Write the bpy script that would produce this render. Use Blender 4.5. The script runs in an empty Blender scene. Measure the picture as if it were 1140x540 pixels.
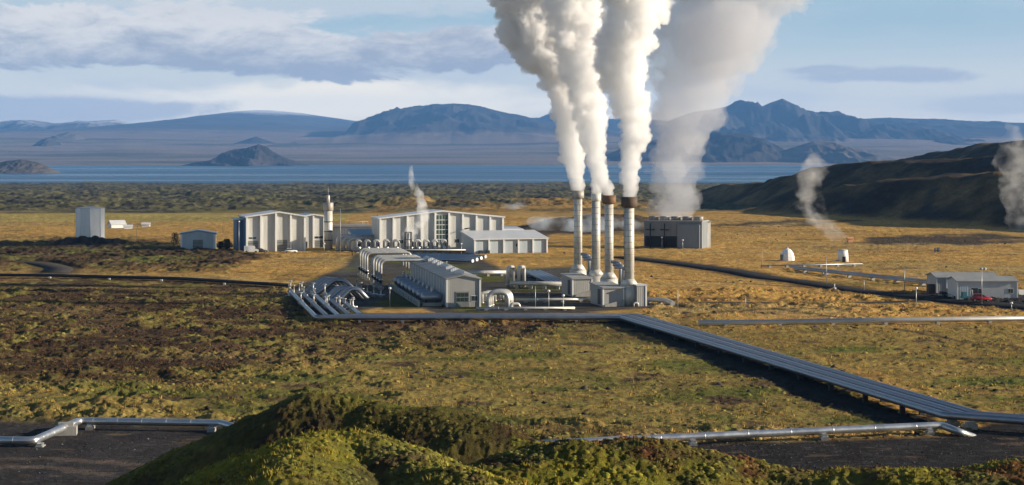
import bpy, bmesh, math, random
import numpy as np
from mathutils import Vector, Matrix
random.seed(7)
RNG = np.random.default_rng(7)
C = bpy.context.scene.collection
F = 2127.0; CX = 570.0; HY = 165.0; HC = 35.0        # focal length (px), principal column, horizon row, eye height (m)
PI = math.pi

def P(px, py, z=0.0):
    """the point of height z that the photograph shows at (px, py)"""
    Y = F*(HC-z)/(py-HY)
    return Vector(((px-CX)*Y/F, Y, z))
def D(px, py, Y):
    """the point at distance Y that the photograph shows at (px, py)"""
    return Vector(((px-CX)*Y/F, Y, HC-(py-HY)*Y/F))

# ------------------------------------------------------------------ noise
_PERM = np.random.default_rng(11).permutation(4096).astype(np.int32)
_GX = np.cos(np.arange(4096)*2*PI/4096*7.0).astype(np.float32); _GY = np.sin(np.arange(4096)*2*PI/4096*7.0).astype(np.float32)
def perlin(x, y, seed=0):
    x = np.asarray(x, float); y = np.asarray(y, float)
    ix = np.floor(x); iy = np.floor(y); fx = (x-ix).astype(np.float32); fy = (y-iy).astype(np.float32)
    ix = ix.astype(np.int32); iy = iy.astype(np.int32)+seed*131
    u = fx*fx*fx*(fx*(fx*6-15)+10); v = fy*fy*fy*(fy*(fy*6-15)+10)
    p0 = _PERM[iy & 4095]; p1 = _PERM[(iy+1) & 4095]; ix1 = ix+1; gx1 = fx-1; gy1 = fy-1
    h = _PERM[(ix+p0) & 4095]; n00 = _GX[h]*fx+_GY[h]*fy
    h = _PERM[(ix1+p0) & 4095]; n10 = _GX[h]*gx1+_GY[h]*fy
    h = _PERM[(ix+p1) & 4095]; n01 = _GX[h]*fx+_GY[h]*gy1
    h = _PERM[(ix1+p1) & 4095]; n11 = _GX[h]*gx1+_GY[h]*gy1
    a = n00+u*(n10-n00); b = n01+u*(n11-n01)
    return (a+v*(b-a))*1.5
def fbm(x, y, o=4, seed=0, gain=.5):
    r = 0; a = 1.0; s = 0
    for k in range(o):
        r = r + a*perlin(x*2**k+17.3*k, y*2**k-9.1*k, seed+k); s += a; a *= gain
    return r/s
def ridged(x, y, o=4, seed=0):
    r = 0; a = 1.0; s = 0
    for k in range(o):
        r = r + a*(1-np.abs(perlin(x*2**k+3.7*k, y*2**k+5.1*k, seed+k))*1.6); s += a; a *= .5
    return r/s
def _hash3(ix, iy, iz, seed):
    h = (ix.astype(np.int64)*374761393 + iy.astype(np.int64)*668265263 + iz.astype(np.int64)*2147483647 + seed*974634777) & 0xFFFFFFFF
    h = ((h ^ (h >> 13))*1274126177) & 0xFFFFFFFF
    h = ((h ^ (h >> 15))*2246822519) & 0xFFFFFFFF
    h = h ^ (h >> 16)
    return (h & 0xFFFF)/65535.0
def vnoise3(p, seed=0):
    i = np.floor(p); f = p-i; f = f*f*(3-2*f); r = 0
    for dx in (0, 1):
        for dy in (0, 1):
            for dz in (0, 1):
                w = (f[:, 0] if dx else 1-f[:, 0])*(f[:, 1] if dy else 1-f[:, 1])*(f[:, 2] if dz else 1-f[:, 2])
                r = r + w*_hash3(i[:, 0]+dx, i[:, 1]+dy, i[:, 2]+dz, seed)
    return r*2-1
def sstep(a, b, x):
    t = np.clip((x-a)/(b-a), 0, 1); return t*t*(3-2*t)

# ------------------------------------------------------------------ objects
def tag(o, label=None, cat=None, group=None, kind=None):
    if label: o['label'] = label
    if cat: o['category'] = cat
    if group: o['group'] = group
    if kind: o['kind'] = kind
    return o
def thing(name, label, cat, loc=(0, 0, 0), rz=0.0, group=None):
    o = bpy.data.objects.new(name, None); C.objects.link(o)
    o.location = loc; o.rotation_euler = (0, 0, rz); o.empty_display_size = .5
    return tag(o, label, cat, group)
def dup(root, loc, rz=None, label=None):
    r = root.copy(); C.objects.link(r); r.location = loc
    if rz is not None: r.rotation_euler = (0, 0, rz)
    if label: r['label'] = label
    for ch in list(root.children):
        c = ch.copy(); C.objects.link(c); c.parent = r
        for g in ch.children:
            d = g.copy(); C.objects.link(d); d.parent = c
    return r

class MB:
    def __init__(s): s.v = []; s.f = []; s.sm = []
    def add(s, vs, fs, smooth=False):
        n = len(s.v); s.v += [tuple(v) for v in vs]
        s.f += [tuple(n+i for i in f) for f in fs]; s.sm += [smooth]*len(fs); return s
    def box(s, x0, y0, z0, x1, y1, z1):
        return s.add([(x0, y0, z0), (x1, y0, z0), (x1, y1, z0), (x0, y1, z0), (x0, y0, z1), (x1, y0, z1), (x1, y1, z1), (x0, y1, z1)],
                     [(0, 3, 2, 1), (4, 5, 6, 7), (0, 1, 5, 4), (1, 2, 6, 5), (2, 3, 7, 6), (3, 0, 4, 7)])
    def prism(s, prof, y0, y1):
        """profile in x,z extruded along y"""
        n = len(prof)
        vs = [(x, y0, z) for x, z in prof]+[(x, y1, z) for x, z in prof]
        fs = [tuple(range(n)), tuple(range(2*n-1, n-1, -1))]+[(i, i+n, (i+1) % n+n, (i+1) % n) for i in range(n)]
        return s.add(vs, fs)
    def prism_x(s, prof, x0, x1):
        """profile in y,z extruded along x"""
        n = len(prof)
        vs = [(x0, y, z) for y, z in prof]+[(x1, y, z) for y, z in prof]
        fs = [tuple(range(n))[::-1], tuple(range(n, 2*n))]+[(i, (i+1) % n, (i+1) % n+n, i+n) for i in range(n)]
        return s.add(vs, fs)
    def lathe(s, prof, c=(0, 0, 0), n=24, axis='z', smooth=True, a0=0.0):
        """profile (r, h) list, capped at both ends"""
        vs = []
        for r, h in prof:
            for k in range(n):
                a = a0+2*PI*k/n; x, y = r*math.cos(a), r*math.sin(a)
                p = (x, y, h) if axis == 'z' else ((h, x, y) if axis == 'x' else (x, h, y))
                vs.append((p[0]+c[0], p[1]+c[1], p[2]+c[2]))
        m = len(prof); fs = []
        for i in range(m-1):
            for k in range(n):
                a, b = i*n+k, i*n+(k+1) % n
                fs.append((a, b, b+n, a+n) if axis != 'y' else (a, a+n, b+n, b))
        s.add(vs, fs, smooth)
        base = len(s.v)-len(vs)
        s.f += [tuple(base+k for k in range(n))[::-1], tuple(base+(m-1)*n+k for k in range(n))]; s.sm += [False, False]
        return s
    def tube(s, pts, r, n=12, bend=0.0, cap=True, bands=0.0):
        pts = [Vector(p) for p in pts]; q = [pts[0]]
        for i in range(1, len(pts)-1):
            a, b, c = pts[i-1], pts[i], pts[i+1]
            d1 = (a-b); d2 = (c-b); l1, l2 = d1.length, d2.length; d1 /= l1; d2 /= l2
            ang = d1.angle(d2)
            if bend <= 0 or ang > PI-.02: q.append(b); continue
            t = min(bend/math.tan(ang/2), l1*.48, l2*.48)
            m = max(2, int((PI-ang)/.26)+1)
            for k in range(m+1):
                u = k/m; q.append((b+d1*t)*(1-u)**2+b*2*u*(1-u)+(b+d2*t)*u*u)
        q.append(pts[-1])
        tang = []
        for i in range(len(q)):
            d = (q[min(i+1, len(q)-1)]-q[max(i-1, 0)]).normalized(); tang.append(d)
        up = Vector((0, 0, 1)) if abs(tang[0].z) < .9 else Vector((1, 0, 0))
        nrm = (up-tang[0]*up.dot(tang[0])).normalized(); vs = []
        for i, c in enumerate(q):
            nrm = (nrm-tang[i]*nrm.dot(tang[i])).normalized(); bi = tang[i].cross(nrm)
            for k in range(n):
                a = 2*PI*k/n; vs.append(c+nrm*(r*math.cos(a))+bi*(r*math.sin(a)))
        fs = []
        for i in range(len(q)-1):
            for k in range(n):
                a, b = i*n+k, i*n+(k+1) % n; fs.append((a, b, b+n, a+n))
        s.add(vs, fs, True)
        if cap:
            base = len(s.v)-len(vs)
            s.f += [tuple(base+k for k in range(n))[::-1], tuple(base+(len(q)-1)*n+k for k in range(n))]; s.sm += [False, False]
        if bands:
            for i in range(len(pts)-1):
                L = (pts[i+1]-pts[i]).length; d = (pts[i+1]-pts[i])/L; t = bands*.6
                while t < L-bands*.4:
                    s.tube([pts[i]+d*(t-.05), pts[i]+d*(t+.05)], r*1.022, n, 0, True); t += bands
        return s
    def build(s, name, mat, parent=None):
        me = bpy.data.meshes.new(name)
        me.from_pydata(s.v, [], s.f); me.update()
        me.polygons.foreach_set('use_smooth', s.sm)
        bm = bmesh.new(); bm.from_mesh(me); bmesh.ops.recalc_face_normals(bm, faces=bm.faces); bm.to_mesh(me); bm.free()
        me.materials.append(mat)
        o = bpy.data.objects.new(name, me); C.objects.link(o)
        if parent is not None: o.parent = parent
        return o

# ------------------------------------------------------------------ materials
def nt(name):
    m = bpy.data.materials.new(name); m.use_nodes = True
    t = m.node_tree; t.nodes.clear()
    return m, t, t.nodes, t.links
def paint(name, col, rough=.55, metal=0.0, var=.12, scale=.6, bump=0.0, stripes=0.0, spec=.4, stretch=(1, 1, .25)):
    m, t, N, L = nt(name)
    out = N.new('ShaderNodeOutputMaterial'); b = N.new('ShaderNodeBsdfPrincipled'); L.new(b.outputs[0], out.inputs[0])
    tc = N.new('ShaderNodeTexCoord'); mp = N.new('ShaderNodeMapping'); mp.inputs['Scale'].default_value = [scale*s for s in stretch]
    L.new(tc.outputs['Object'], mp.inputs[0])
    n1 = N.new('ShaderNodeTexNoise'); n1.inputs['Scale'].default_value = 1; n1.inputs['Detail'].default_value = 6; n1.inputs['Roughness'].default_value = .65
    L.new(mp.outputs[0], n1.inputs['Vector'])
    mr = N.new('ShaderNodeMapRange'); mr.inputs[1].default_value = .3; mr.inputs[2].default_value = .7
    mr.inputs[3].default_value = 1-var; mr.inputs[4].default_value = 1+var*.5
    L.new(n1.outputs[0], mr.inputs[0])
    mx = N.new('ShaderNodeMix'); mx.data_type = 'RGBA'; mx.blend_type = 'MULTIPLY'; mx.inputs['Factor'].default_value = 1
    mx.inputs[6].default_value = (*col, 1); L.new(mr.outputs[0], mx.inputs[7]); L.new(mx.outputs[2], b.inputs['Base Color'])
    r2 = N.new('ShaderNodeMapRange'); r2.inputs[1].default_value = .3; r2.inputs[2].default_value = .7
    r2.inputs[3].default_value = max(.05, rough-.1); r2.inputs[4].default_value = min(1, rough+.1)
    L.new(n1.outputs[0], r2.inputs[0]); L.new(r2.outputs[0], b.inputs['Roughness'])
    b.inputs['Metallic'].default_value = metal; b.inputs['Specular IOR Level'].default_value = spec
    if stripes or bump:
        bp = N.new('ShaderNodeBump'); bp.inputs['Distance'].default_value = .05
        if stripes:
            sx = N.new('ShaderNodeSeparateXYZ'); L.new(tc.outputs['Object'], sx.inputs[0])
            ad = N.new('ShaderNodeMath'); ad.operation = 'ADD'; L.new(sx.outputs[0], ad.inputs[0]); L.new(sx.outputs[1], ad.inputs[1])
            ml = N.new('ShaderNodeMath'); ml.operation = 'MULTIPLY'; ml.inputs[1].default_value = 2*PI/stripes; L.new(ad.outputs[0], ml.inputs[0])
            sn = N.new('ShaderNodeMath'); sn.operation = 'SINE'; L.new(ml.outputs[0], sn.inputs[0])
            L.new(sn.outputs[0], bp.inputs['Height']); bp.inputs['Strength'].default_value = .22
        else:
            n2 = N.new('ShaderNodeTexNoise'); n2.inputs['Scale'].default_value = scale*6; n2.inputs['Detail'].default_value = 5
            L.new(tc.outputs['Object'], n2.inputs['Vector']); L.new(n2.outputs[0], bp.inputs['Height']); bp.inputs['Strength'].default_value = bump
        L.new(bp.outputs[0], b.inputs['Normal'])
    return m
M = {}
M['clad'] = paint('pale_cladding', (.50, .50, .49), .5, 0, .14, .5)
M['clad_plain'] = paint('pale_panel', (.56, .56, .53), .5, 0, .26, .6, stretch=(1, 1, .12))
M['white'] = paint('white_paint', (.78, .78, .76), .45, 0, .08, .5)
M['roofw'] = paint('pale_roof', (.62, .63, .64), .45, .0, .10, .3, stripes=.5)
M['roofg'] = paint('grey_roof', (.30, .30, .29), .6, .0, .18, .3, stripes=.5)
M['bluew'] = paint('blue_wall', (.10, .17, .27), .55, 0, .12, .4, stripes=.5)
M['bluer'] = paint('blue_roof', (.22, .29, .36), .4, .2, .12, .4, stripes=.5)
M['shed'] = paint('pale_blue_cladding', (.42, .48, .52), .5, 0, .12, .4, stripes=.4)
M['greyclad'] = paint('grey_cladding', (.36, .355, .34), .55, 0, .14, .4, stripes=.45)
M['darkclad'] = paint('dark_cladding', (.19, .205, .22), .6, 0, .2, .4, stripes=.6)
M['dark'] = paint('dark_steel', (.035, .035, .038), .55, .2, .2, .8)
M['door'] = paint('door_panel', (.20, .21, .20), .5, 0, .15, .6)
M['galv'] = paint('aluminium_cladding', (.58, .59, .60), .36, .85, .16, .5, stretch=(1, 1, 1))
M['pipe'] = paint('weathered_aluminium', (.34, .36, .40), .42, .8, .2, .35, stretch=(1, 1, 1))
M['piped'] = paint('dull_aluminium', (.21, .22, .25), .48, .75, .2, .35, stretch=(1, 1, 1))
M['pipew'] = paint('pale_insulated_pipe', (.52, .51, .48), .42, .35, .15, .4, stretch=(1, 1, 1))
M['steel'] = paint('stack_steel', (.66, .63, .56), .42, .15, .28, .5, stretch=(1, 1, .5))
M['rust'] = paint('rusty_steel', (.20, .11, .055), .75, .1, .45, .7, stretch=(1, 1, .5))
M['rustd'] = paint('dark_rusty_steel', (.11, .075, .05), .75, .1, .45, .7, stretch=(1, 1, .5))
M['capg'] = paint('grey_steel_band', (.36, .33, .29), .6, .3, .3, .7)
M['conc'] = paint('concrete', (.34, .33, .30), .85, 0, .22, 1.2, bump=.4)
M['pole'] = paint('galvanised_pole', (.42, .42, .42), .5, .5, .1, 1)
M['rubber'] = paint('rubber', (.02, .02, .02), .8, 0, .1, 2)
M['red'] = paint('red_car_paint', (.42, .012, .015), .3, 0, .06, 1, spec=.6)
M['teal'] = paint('teal_paint', (.04, .16, .19), .45, 0, .12, 1)
M['orange'] = paint('orange_paint', (.62, .30, .14), .5, 0, .12, 1)
M['stone'] = paint('pale_stone', (.5, .5, .48), .8, 0, .2, 2, bump=.4)
def glass(name, col):
    m, t, N, L = nt(name)
    out = N.new('ShaderNodeOutputMaterial'); b = N.new('ShaderNodeBsdfPrincipled'); L.new(b.outputs[0], out.inputs[0])
    n = N.new('ShaderNodeTexNoise'); n.inputs['Scale'].default_value = .4
    mr = N.new('ShaderNodeMapRange'); mr.inputs[3].default_value = .06; mr.inputs[4].default_value = .16; L.new(n.outputs[0], mr.inputs[0]); L.new(mr.outputs[0], b.inputs['Roughness'])
    b.inputs['Base Color'].default_value = (*col, 1); b.inputs['Specular IOR Level'].default_value = .8
    return m
M['glass'] = glass('dark_glass', (.03, .05, .05)); M['greenglass'] = glass('green_glass', (.035, .075, .06))

# ------------------------------------------------------------------ ground heights
def polyline_ridge(X, Y, pts, sl, sr, r, tilt=0.0, shelf=110.0):
    """height of a ridge: pts are 3D crest points; slope sl on the left of the walking direction, sr on the right"""
    best = np.full(X.shape, -1e3)
    pts = [np.array(p) for p in pts]
    for a, b in zip(pts[:-1], pts[1:]):
        d = b[:2]-a[:2]; L2 = float(d@d)
        t = np.clip(((X-a[0])*d[0]+(Y-a[1])*d[1])/L2, 0, 1)
        dx = X-(a[0]+t*d[0]); dy = Y-(a[1]+t*d[1])
        dist = np.sqrt(dx*dx+dy*dy)
        side = (d[0]*dy-d[1]*dx)/math.sqrt(L2)            # >0: left
        w = np.clip(side/(dist+1e-6)*.5+.5, 0, 1)
        s = sr+(sl-sr)*w
        z = a[2]+t*(b[2]-a[2])-(np.sqrt((dist*s)**2+r*r)-r)+(tilt*np.minimum(dist, shelf)-np.maximum(dist-shelf, 0)*.25)*w
        best = np.maximum(best, z)
    return best
def smax(a, b, k):
    h = np.clip(.5+.5*(a-b)/k, 0, 1); return b+(a-b)*h+k*h*(1-h)

T3 = lambda l: [tuple(D(*p)) for p in l]
MOUND_B = T3([(352, 441, 165), (400, 447, 164), (470, 455, 161), (520, 472, 158), (585, 497, 155), (680, 545, 150)])
MOUND_F = T3([(328, 552, 92), (342, 500, 108), (358, 480, 115), (392, 484, 114), (430, 501, 110), (480, 522, 105), (545, 545, 99), (640, 590, 92)])
RIDGE_R = T3([(560, 524, 122), (640, 498, 126), (700, 496, 128), (760, 503, 130), (830, 519, 130), (900, 531, 128), (1000, 526, 126), (1140, 518, 124), (1300, 512, 122)])
HILL_2 = T3([(778, 214, 1640), (800, 206, 1600), (845, 205, 1500), (875, 196, 1420), (905, 186, 1340), (950, 182, 1270), (1010, 180, 1200), (1080, 176, 1130), (1180, 168, 1060)])
HILL_3 = T3([(985, 181, 2000), (1030, 172, 1850), (1065, 165, 1740), (1100, 159, 1640), (1150, 156, 1520), (1260, 140, 1350)])
HILL_4 = T3([(835, 232, 1120), (880, 222, 1090), (930, 210, 1050), (975, 202, 1010), (1020, 199, 980), (1070, 199, 950), (1140, 189, 910), (1240, 176, 860)])
HILL_1 = T3([(985, 260, 950), (1040, 247, 920), (1080, 239, 890), (1140, 231, 850), (1240, 220, 800)])
LAVA = T3([(575, 253, 838), (620, 243, 835), (665, 237.5, 835), (705, 239, 840), (745, 250, 840)])
TANKM = [tuple(P(80, 272, 0)+Vector((0, 0, 2.2))), tuple(P(121, 272, 0)+Vector((0, 0, 2.2)))]
HILLS = ((HILL_2, .004, .52, 1.2, .022), (HILL_3, .10, .52, 3.0, 0.0), (HILL_4, .004, .52, .8, .035), (HILL_1, .004, .46, .6, .02))
def base_profile(Y):
    return np.interp(Y, [0, 20, 60, 120, 190, 1000, 1500, 5150, 5400, 10500, 10700, 13000, 18500, 30500, 60000],
                        [33, 30.5, 22, 6, 0, 0, -8, -59.3, -78, -78, -59, -20, 150, 230, 300])
def pxpy(X, Y):
    Yc = np.maximum(Y, 1.0)
    return CX+F*X/Yc, HY+F*HC/Yc
def poly_mask(PX, PY, poly, soft=3.0, ky=1.0):
    """soft inside mask of a plan outline, given by the pixels where its corners stand"""
    x = np.asarray(PX, float); y = np.asarray(PY, float)*ky
    p = [(a, b*ky) for a, b in poly]; n = len(p)
    inside = np.zeros(x.shape, bool); dist = np.full(x.shape, 1e9)
    for i in range(n):
        (x0, y0), (x1, y1) = p[i], p[(i+1) % n]
        if y0 != y1:
            cond = ((y0 > y) != (y1 > y)) & (x < (x1-x0)*(y-y0)/(y1-y0)+x0); inside ^= cond
        dx, dy = x1-x0, y1-y0
        t = np.clip(((x-x0)*dx+(y-y0)*dy)/(dx*dx+dy*dy), 0, 1)
        dist = np.minimum(dist, np.hypot(x-x0-t*dx, y-y0-t*dy))
    return sstep(-soft, soft, np.where(inside, dist, -dist))
YARD = [(322, 320), (385, 296), (395, 282), (520, 281), (560, 300), (640, 296), (720, 322), (724, 343), (690, 353), (350, 355)]
PLANT = [(60, 262), (200, 258), (430, 262), (640, 262), (720, 262), (800, 262), (800, 300), (760, 352), (700, 360), (330, 362), (250, 300), (60, 285)]
GRAVEL_L = [(-300, 470), (60, 472), (215, 476), (262, 474), (246, 500), (205, 525), (150, 560), (-300, 640)]
GRAVEL_R = [(770, 492), (880, 491), (1062, 484), (1100, 470), (1450, 440), (1450, 640), (800, 560), (720, 520)]
def strip_dist(X, Y, pts):
    d = np.full(np.shape(X), 1e9)
    for a, b in zip(pts[:-1], pts[1:]):
        ex, ey = b[0]-a[0], b[1]-a[1]
        t = np.clip(((X-a[0])*ex+(Y-a[1])*ey)/(ex*ex+ey*ey), 0, 1)
        d = np.minimum(d, np.hypot(X-a[0]-t*ex, Y-a[1]-t*ey))
    return d
ROADS = {
 'road': ([P(690, 286), P(760, 294), P(860, 309), P(945, 322), P(1040, 333), P(1145, 343), P(1300, 352)], 4.6),
 'service_road': ([P(-60, 291), P(40, 293), P(70, 299), P(60, 303)], 4.2),
 'yard_road': ([P(520, 346.3), P(600, 346.3), P(690, 343), P(760, 338), P(900, 337), P(1000, 336.5), P(1040, 334)], 1.3),
}
def masks(X, Y):
    PX, PY = pxpy(X, Y)
    w = fbm(X/14, Y/14, 3, 50)*6+fbm(X/60, Y/60, 2, 51)*10
    k = np.clip((PY-HY)/150, .15, 1.6)
    PXw = PX+w*k; PYw = PY+fbm(X/18, Y/40, 3, 53)*9*k
    return PX, PY, PXw, PYw
def height(X, Y, detail=True):
    X = np.asarray(X, float); Y = np.asarray(Y, float)
    PX, PY, PXw, PYw = masks(X, Y)
    z = base_profile(Y); y0, y1 = float(Y.min()), float(Y.max())
    if y1 > 4300 and y0 < 5500:
        shore = fbm(X/900, Y/300, 4, 3)
        z = np.where((Y > 4300) & (Y < 5500), base_profile(Y+shore*260), z)
    if y1 > 9900 and y0 < 12000: z = np.where((Y > 9900) & (Y < 12000), base_profile(Y+fbm(X/1400, Y/700, 4, 5)*420), z)
    far = sstep(11000, 15000, Y)
    if y1 > 11000: z = z+far*(fbm(X/3500, Y/3500, 5, 9)*55+ridged(X/1500, Y/1500, 4, 12)*25-15)
    hm_ = 0
    if y1 > 550 and y0 < 2900:
        for pts, sl, sr, r, tl in HILLS: hm_ = np.maximum(hm_, sstep(-2, 5, polyline_ridge(X, Y, pts, sl, sr, r, tl)-z))
    wob = fbm(X/220, Y/220, 4, 30) if y1 > 980 and y0 < 5200 else 0
    rough_far = sstep(980, 1400, Y)*(1-sstep(4700, 5200, Y))
    rough_far = rough_far*(1-.85*hm_)
    if y1 > 980 and y0 < 5200: z = z+rough_far*(wob*7+fbm(X/45, Y/60, 4, 33)*3.0)
    plain = sstep(200, 260, Y)*(1-sstep(900, 1100, Y))
    flat = poly_mask(PX, PY, PLANT, 14)
    z = z+plain*(1-flat)*(fbm(X/70, Y/70, 3, 31)*.9)
    for pts, sl, sr, r, tl in HILLS if y1 > 550 and y0 < 2900 else ():
        nn = fbm(X/60, Y/60, 4, 40)*4.0+fbm(X/14, Y/14, 4, 43)*1.25
        hz = polyline_ridge(X, Y, pts, sl, sr, r, tl)
        hz = hz+nn*np.clip((hz+6)/14, 0, 1)*(.8+.5*np.abs(perlin(X/25, Y/40, 47)))
        z = smax(hz, z, 2.5)
    if y1 > 600 and y0 < 1200:
      z = smax(polyline_ridge(X, Y, LAVA, .30, .30, 1.0)+fbm(X/8, Y/8, 4, 46)*.7, z, 1.2)
    if y1 > 500 and y0 < 900: z = smax(polyline_ridge(X, Y, TANKM, .32, .32, .4), z, .5)
    fg = np.full(X.shape, -50.0)
    if y0 < 300:
        nm = fbm(X/9, Y/9, 4, 60)*1.4
        m1 = polyline_ridge(X, Y, MOUND_B, .50, .56, 1.6); m2 = polyline_ridge(X, Y, MOUND_F, .52, .55, 1.2); m3 = polyline_ridge(X, Y, RIDGE_R, .36, .36, 1.2)
        fg = np.maximum(np.maximum(m1, m2), m3)
        zz = smax(smax(smax(m1+nm*.45, z, 1.5), m2+nm*.35, 1.0), m3+nm*.5, 1.2)
        z = np.where(Y < 240, zz, z)
    gr = np.maximum(poly_mask(PX, PY, GRAVEL_L, 5), poly_mask(PX, PY, GRAVEL_R, 4))*(1-sstep(.4, 1.2, fg)) if y0 < 320 else np.zeros_like(z)
    road = np.zeros_like(z)
    for pts, hw in ROADS.values():
        road = np.maximum(road, 1-sstep(hw+.5, hw+3, strip_dist(X, Y, pts)))
    yard = poly_mask(PX, PY, YARD, 5)
    if detail and y0 > 1000: z = z+rough_far*(ridged(X/22, Y/34, 4, 95)-.6)*4.5 if y0 < 5200 else z
    elif detail:
        calm = (1-np.clip(gr*.96+road+yard*.97, 0, 1))
        moss = sstep(-.15, .35, fbm(X/16, Y/16, 3, 70)+.25*(Y < 190)+.10)
        mossy = (Y < 470)*np.where(Y < 190, 1.0, 1-.75*poly_mask(PXw, PYw, [(480, 470), (430, 395), (560, 385), (660, 350), (1500, 350), (1500, 470)], 8))
        hm = np.clip(fbm(X/3.4, Y/4.2, 3, 71)+.12, 0, 1)**.6                     # hummocks of heath
        t2 = .5-np.abs(perlin(X/.95, Y/.95, 75))*1.3; t3 = .5-np.abs(perlin(X/.46, Y/.46, 76))*1.3
        nr = 1-sstep(150, 230, Y)
        t1 = hm*(1.25-.85*nr)+t2*(.34-.10*nr)+t3*.15*(Y < 190)+(.5-np.abs(perlin(X/.24, Y/.24, 74))*1.3)*.08*(Y < 175)
        z = z+calm*(Y < 1000)*(mossy*((.35+.65*moss)*t1*.85+.10*fbm(X/.5, Y/.5, 2, 77))
                               +(1-mossy)*(.22*fbm(X/1.2, Y/1.6, 3, 78)+.30*(ridged(X/5, Y/5, 3, 79)-.6)))
        darkband = poly_mask(PXw, PYw, [(-300, 272), (60, 266), (150, 266), (310, 284), (250, 301), (60, 300), (-300, 288)], 5)
        z = z+darkband*calm*(1.7*(ridged(X/6, Y/9, 4, 80)-.5)+.4)
        bed = strip_dist(X, Y, [P(690, 351), P(760, 376), P(900, 425), P(1060, 466)])
        z = z+gr*.05*fbm(X/.6, Y/.6, 2, 90)
        z = z+rough_far*(ridged(X/22, Y/34, 4, 95)-.6)*4.5
    return z
GROUND = {}
def gz(x, y):
    """height of the finished ground under (x, y)"""
    r, c, Z = GROUND['rows'], GROUND['cols'], GROUND['Z']
    i = int(np.clip(np.searchsorted(r, y)-1, 0, len(r)-2)); u = x/max(y, 30.0)
    j = int(np.clip(np.searchsorted(c, u)-1, 0, len(c)-2))
    a = min(max((y-r[i])/(r[i+1]-r[i]), 0), 1); b = min(max((u-c[j])/(c[j+1]-c[j]), 0), 1)
    return float((Z[i, j]*(1-b)+Z[i, j+1]*b)*(1-a)+(Z[i+1, j]*(1-b)+Z[i+1, j+1]*b)*a)

# ------------------------------------------------------------------ ground sheet
def grid_mesh(name, X, Y, Z, mat, attr=None):
    nr, nc = X.shape
    me = bpy.data.meshes.new(name)
    co = np.stack([X, Y, Z], -1).reshape(-1, 3).astype(np.float32)
    i = np.arange(nr*nc).reshape(nr, nc)
    q = np.stack([i[:-1, :-1], i[:-1, 1:], i[1:, 1:], i[1:, :-1]], -1).reshape(-1, 4).astype(np.int32)
    me.vertices.add(len(co)); me.vertices.foreach_set('co', co.ravel())
    me.loops.add(q.size); me.loops.foreach_set('vertex_index', q.ravel())
    me.polygons.add(len(q)); me.polygons.foreach_set('loop_start', np.arange(0, q.size, 4, dtype=np.int32))
    me.polygons.foreach_set('use_smooth', np.ones(len(q), bool))
    me.update(calc_edges=True)
    if attr is not None:
        for k, a in attr.items():
            ca = me.color_attributes.new(k, 'FLOAT_COLOR', 'POINT')
            ca.data.foreach_set('color', a.reshape(-1, 4).astype(np.float32).ravel())
    me.materials.append(mat)
    o = bpy.data.objects.new(name, me); C.objects.link(o)
    return o

def ground_material():
    m, t, N, L = nt('ground_cover')
    out = N.new('ShaderNodeOutputMaterial'); b = N.new('ShaderNodeBsdfPrincipled'); L.new(b.outputs[0], out.inputs[0])
    b.inputs['Roughness'].default_value = .95; b.inputs['Specular IOR Level'].default_value = .05
    geo = N.new('ShaderNodeNewGeometry')
    zone = N.new('ShaderNodeVertexColor'); zone.layer_name = 'cover'
    # fine variation in world space, two sizes, each a real mottling of the plants
    def noise(scale, detail, rough, stretch=(1, 1, 1)):
        mp = N.new('ShaderNodeMapping'); mp.inputs['Scale'].default_value = stretch; L.new(geo.outputs['Position'], mp.inputs[0])
        n = N.new('ShaderNodeTexNoise'); n.inputs['Scale'].default_value = scale; n.inputs['Detail'].default_value = detail; n.inputs['Roughness'].default_value = rough
        L.new(mp.outputs[0], n.inputs['Vector']); return n
    n1 = noise(1.3, 8, .7); n2 = noise(.22, 6, .65, (1, .6, 1)); n3 = noise(.035, 5, .6, (1, .5, 1))
    def rng(n, a, b_, lo=.3, hi=.7):
        r = N.new('ShaderNodeMapRange'); r.inputs[1].default_value = lo; r.inputs[2].default_value = hi; r.inputs[3].default_value = a; r.inputs[4].default_value = b_
        L.new(n.outputs[0], r.inputs[0]); return r
    r1 = rng(n1, .5, 1.5); r2 = rng(n2, .62, 1.36); r3 = rng(n3, .78, 1.2)
    mu = N.new('ShaderNodeMath'); mu.operation = 'MULTIPLY'; L.new(r1.outputs[0], mu.inputs[0]); L.new(r2.outputs[0], mu.inputs[1])
    mu2 = N.new('ShaderNodeMath'); mu2.operation = 'MULTIPLY'; L.new(mu.outputs[0], mu2.inputs[0]); L.new(r3.outputs[0], mu2.inputs[1])
    mx = N.new('ShaderNodeMix'); mx.data_type = 'RGBA'; mx.blend_type = 'MULTIPLY'; mx.inputs['Factor'].default_value = 1
    L.new(zone.outputs[0], mx.inputs[6]); L.new(mu2.outputs[0], mx.inputs[7])
    # a hint of greener and redder plants
    hs = N.new('ShaderNodeHueSaturation'); n4 = noise(.5, 5, .6); r4 = rng(n4, .475, .525); L.new(r4.outputs[0], hs.inputs['Hue']); L.new(mx.outputs[2], hs.inputs['Color'])
    L.new(hs.outputs[0], b.inputs['Base Color'])
    bp = N.new('ShaderNodeBump'); bp.inputs['Strength'].default_value = 1.0; bp.inputs['Distance'].default_value = .30
    n5 = noise(4.5, 9, .75); L.new(n5.outputs[0], bp.inputs['Height']); L.new(bp.outputs[0], b.inputs['Normal'])
    return m

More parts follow.
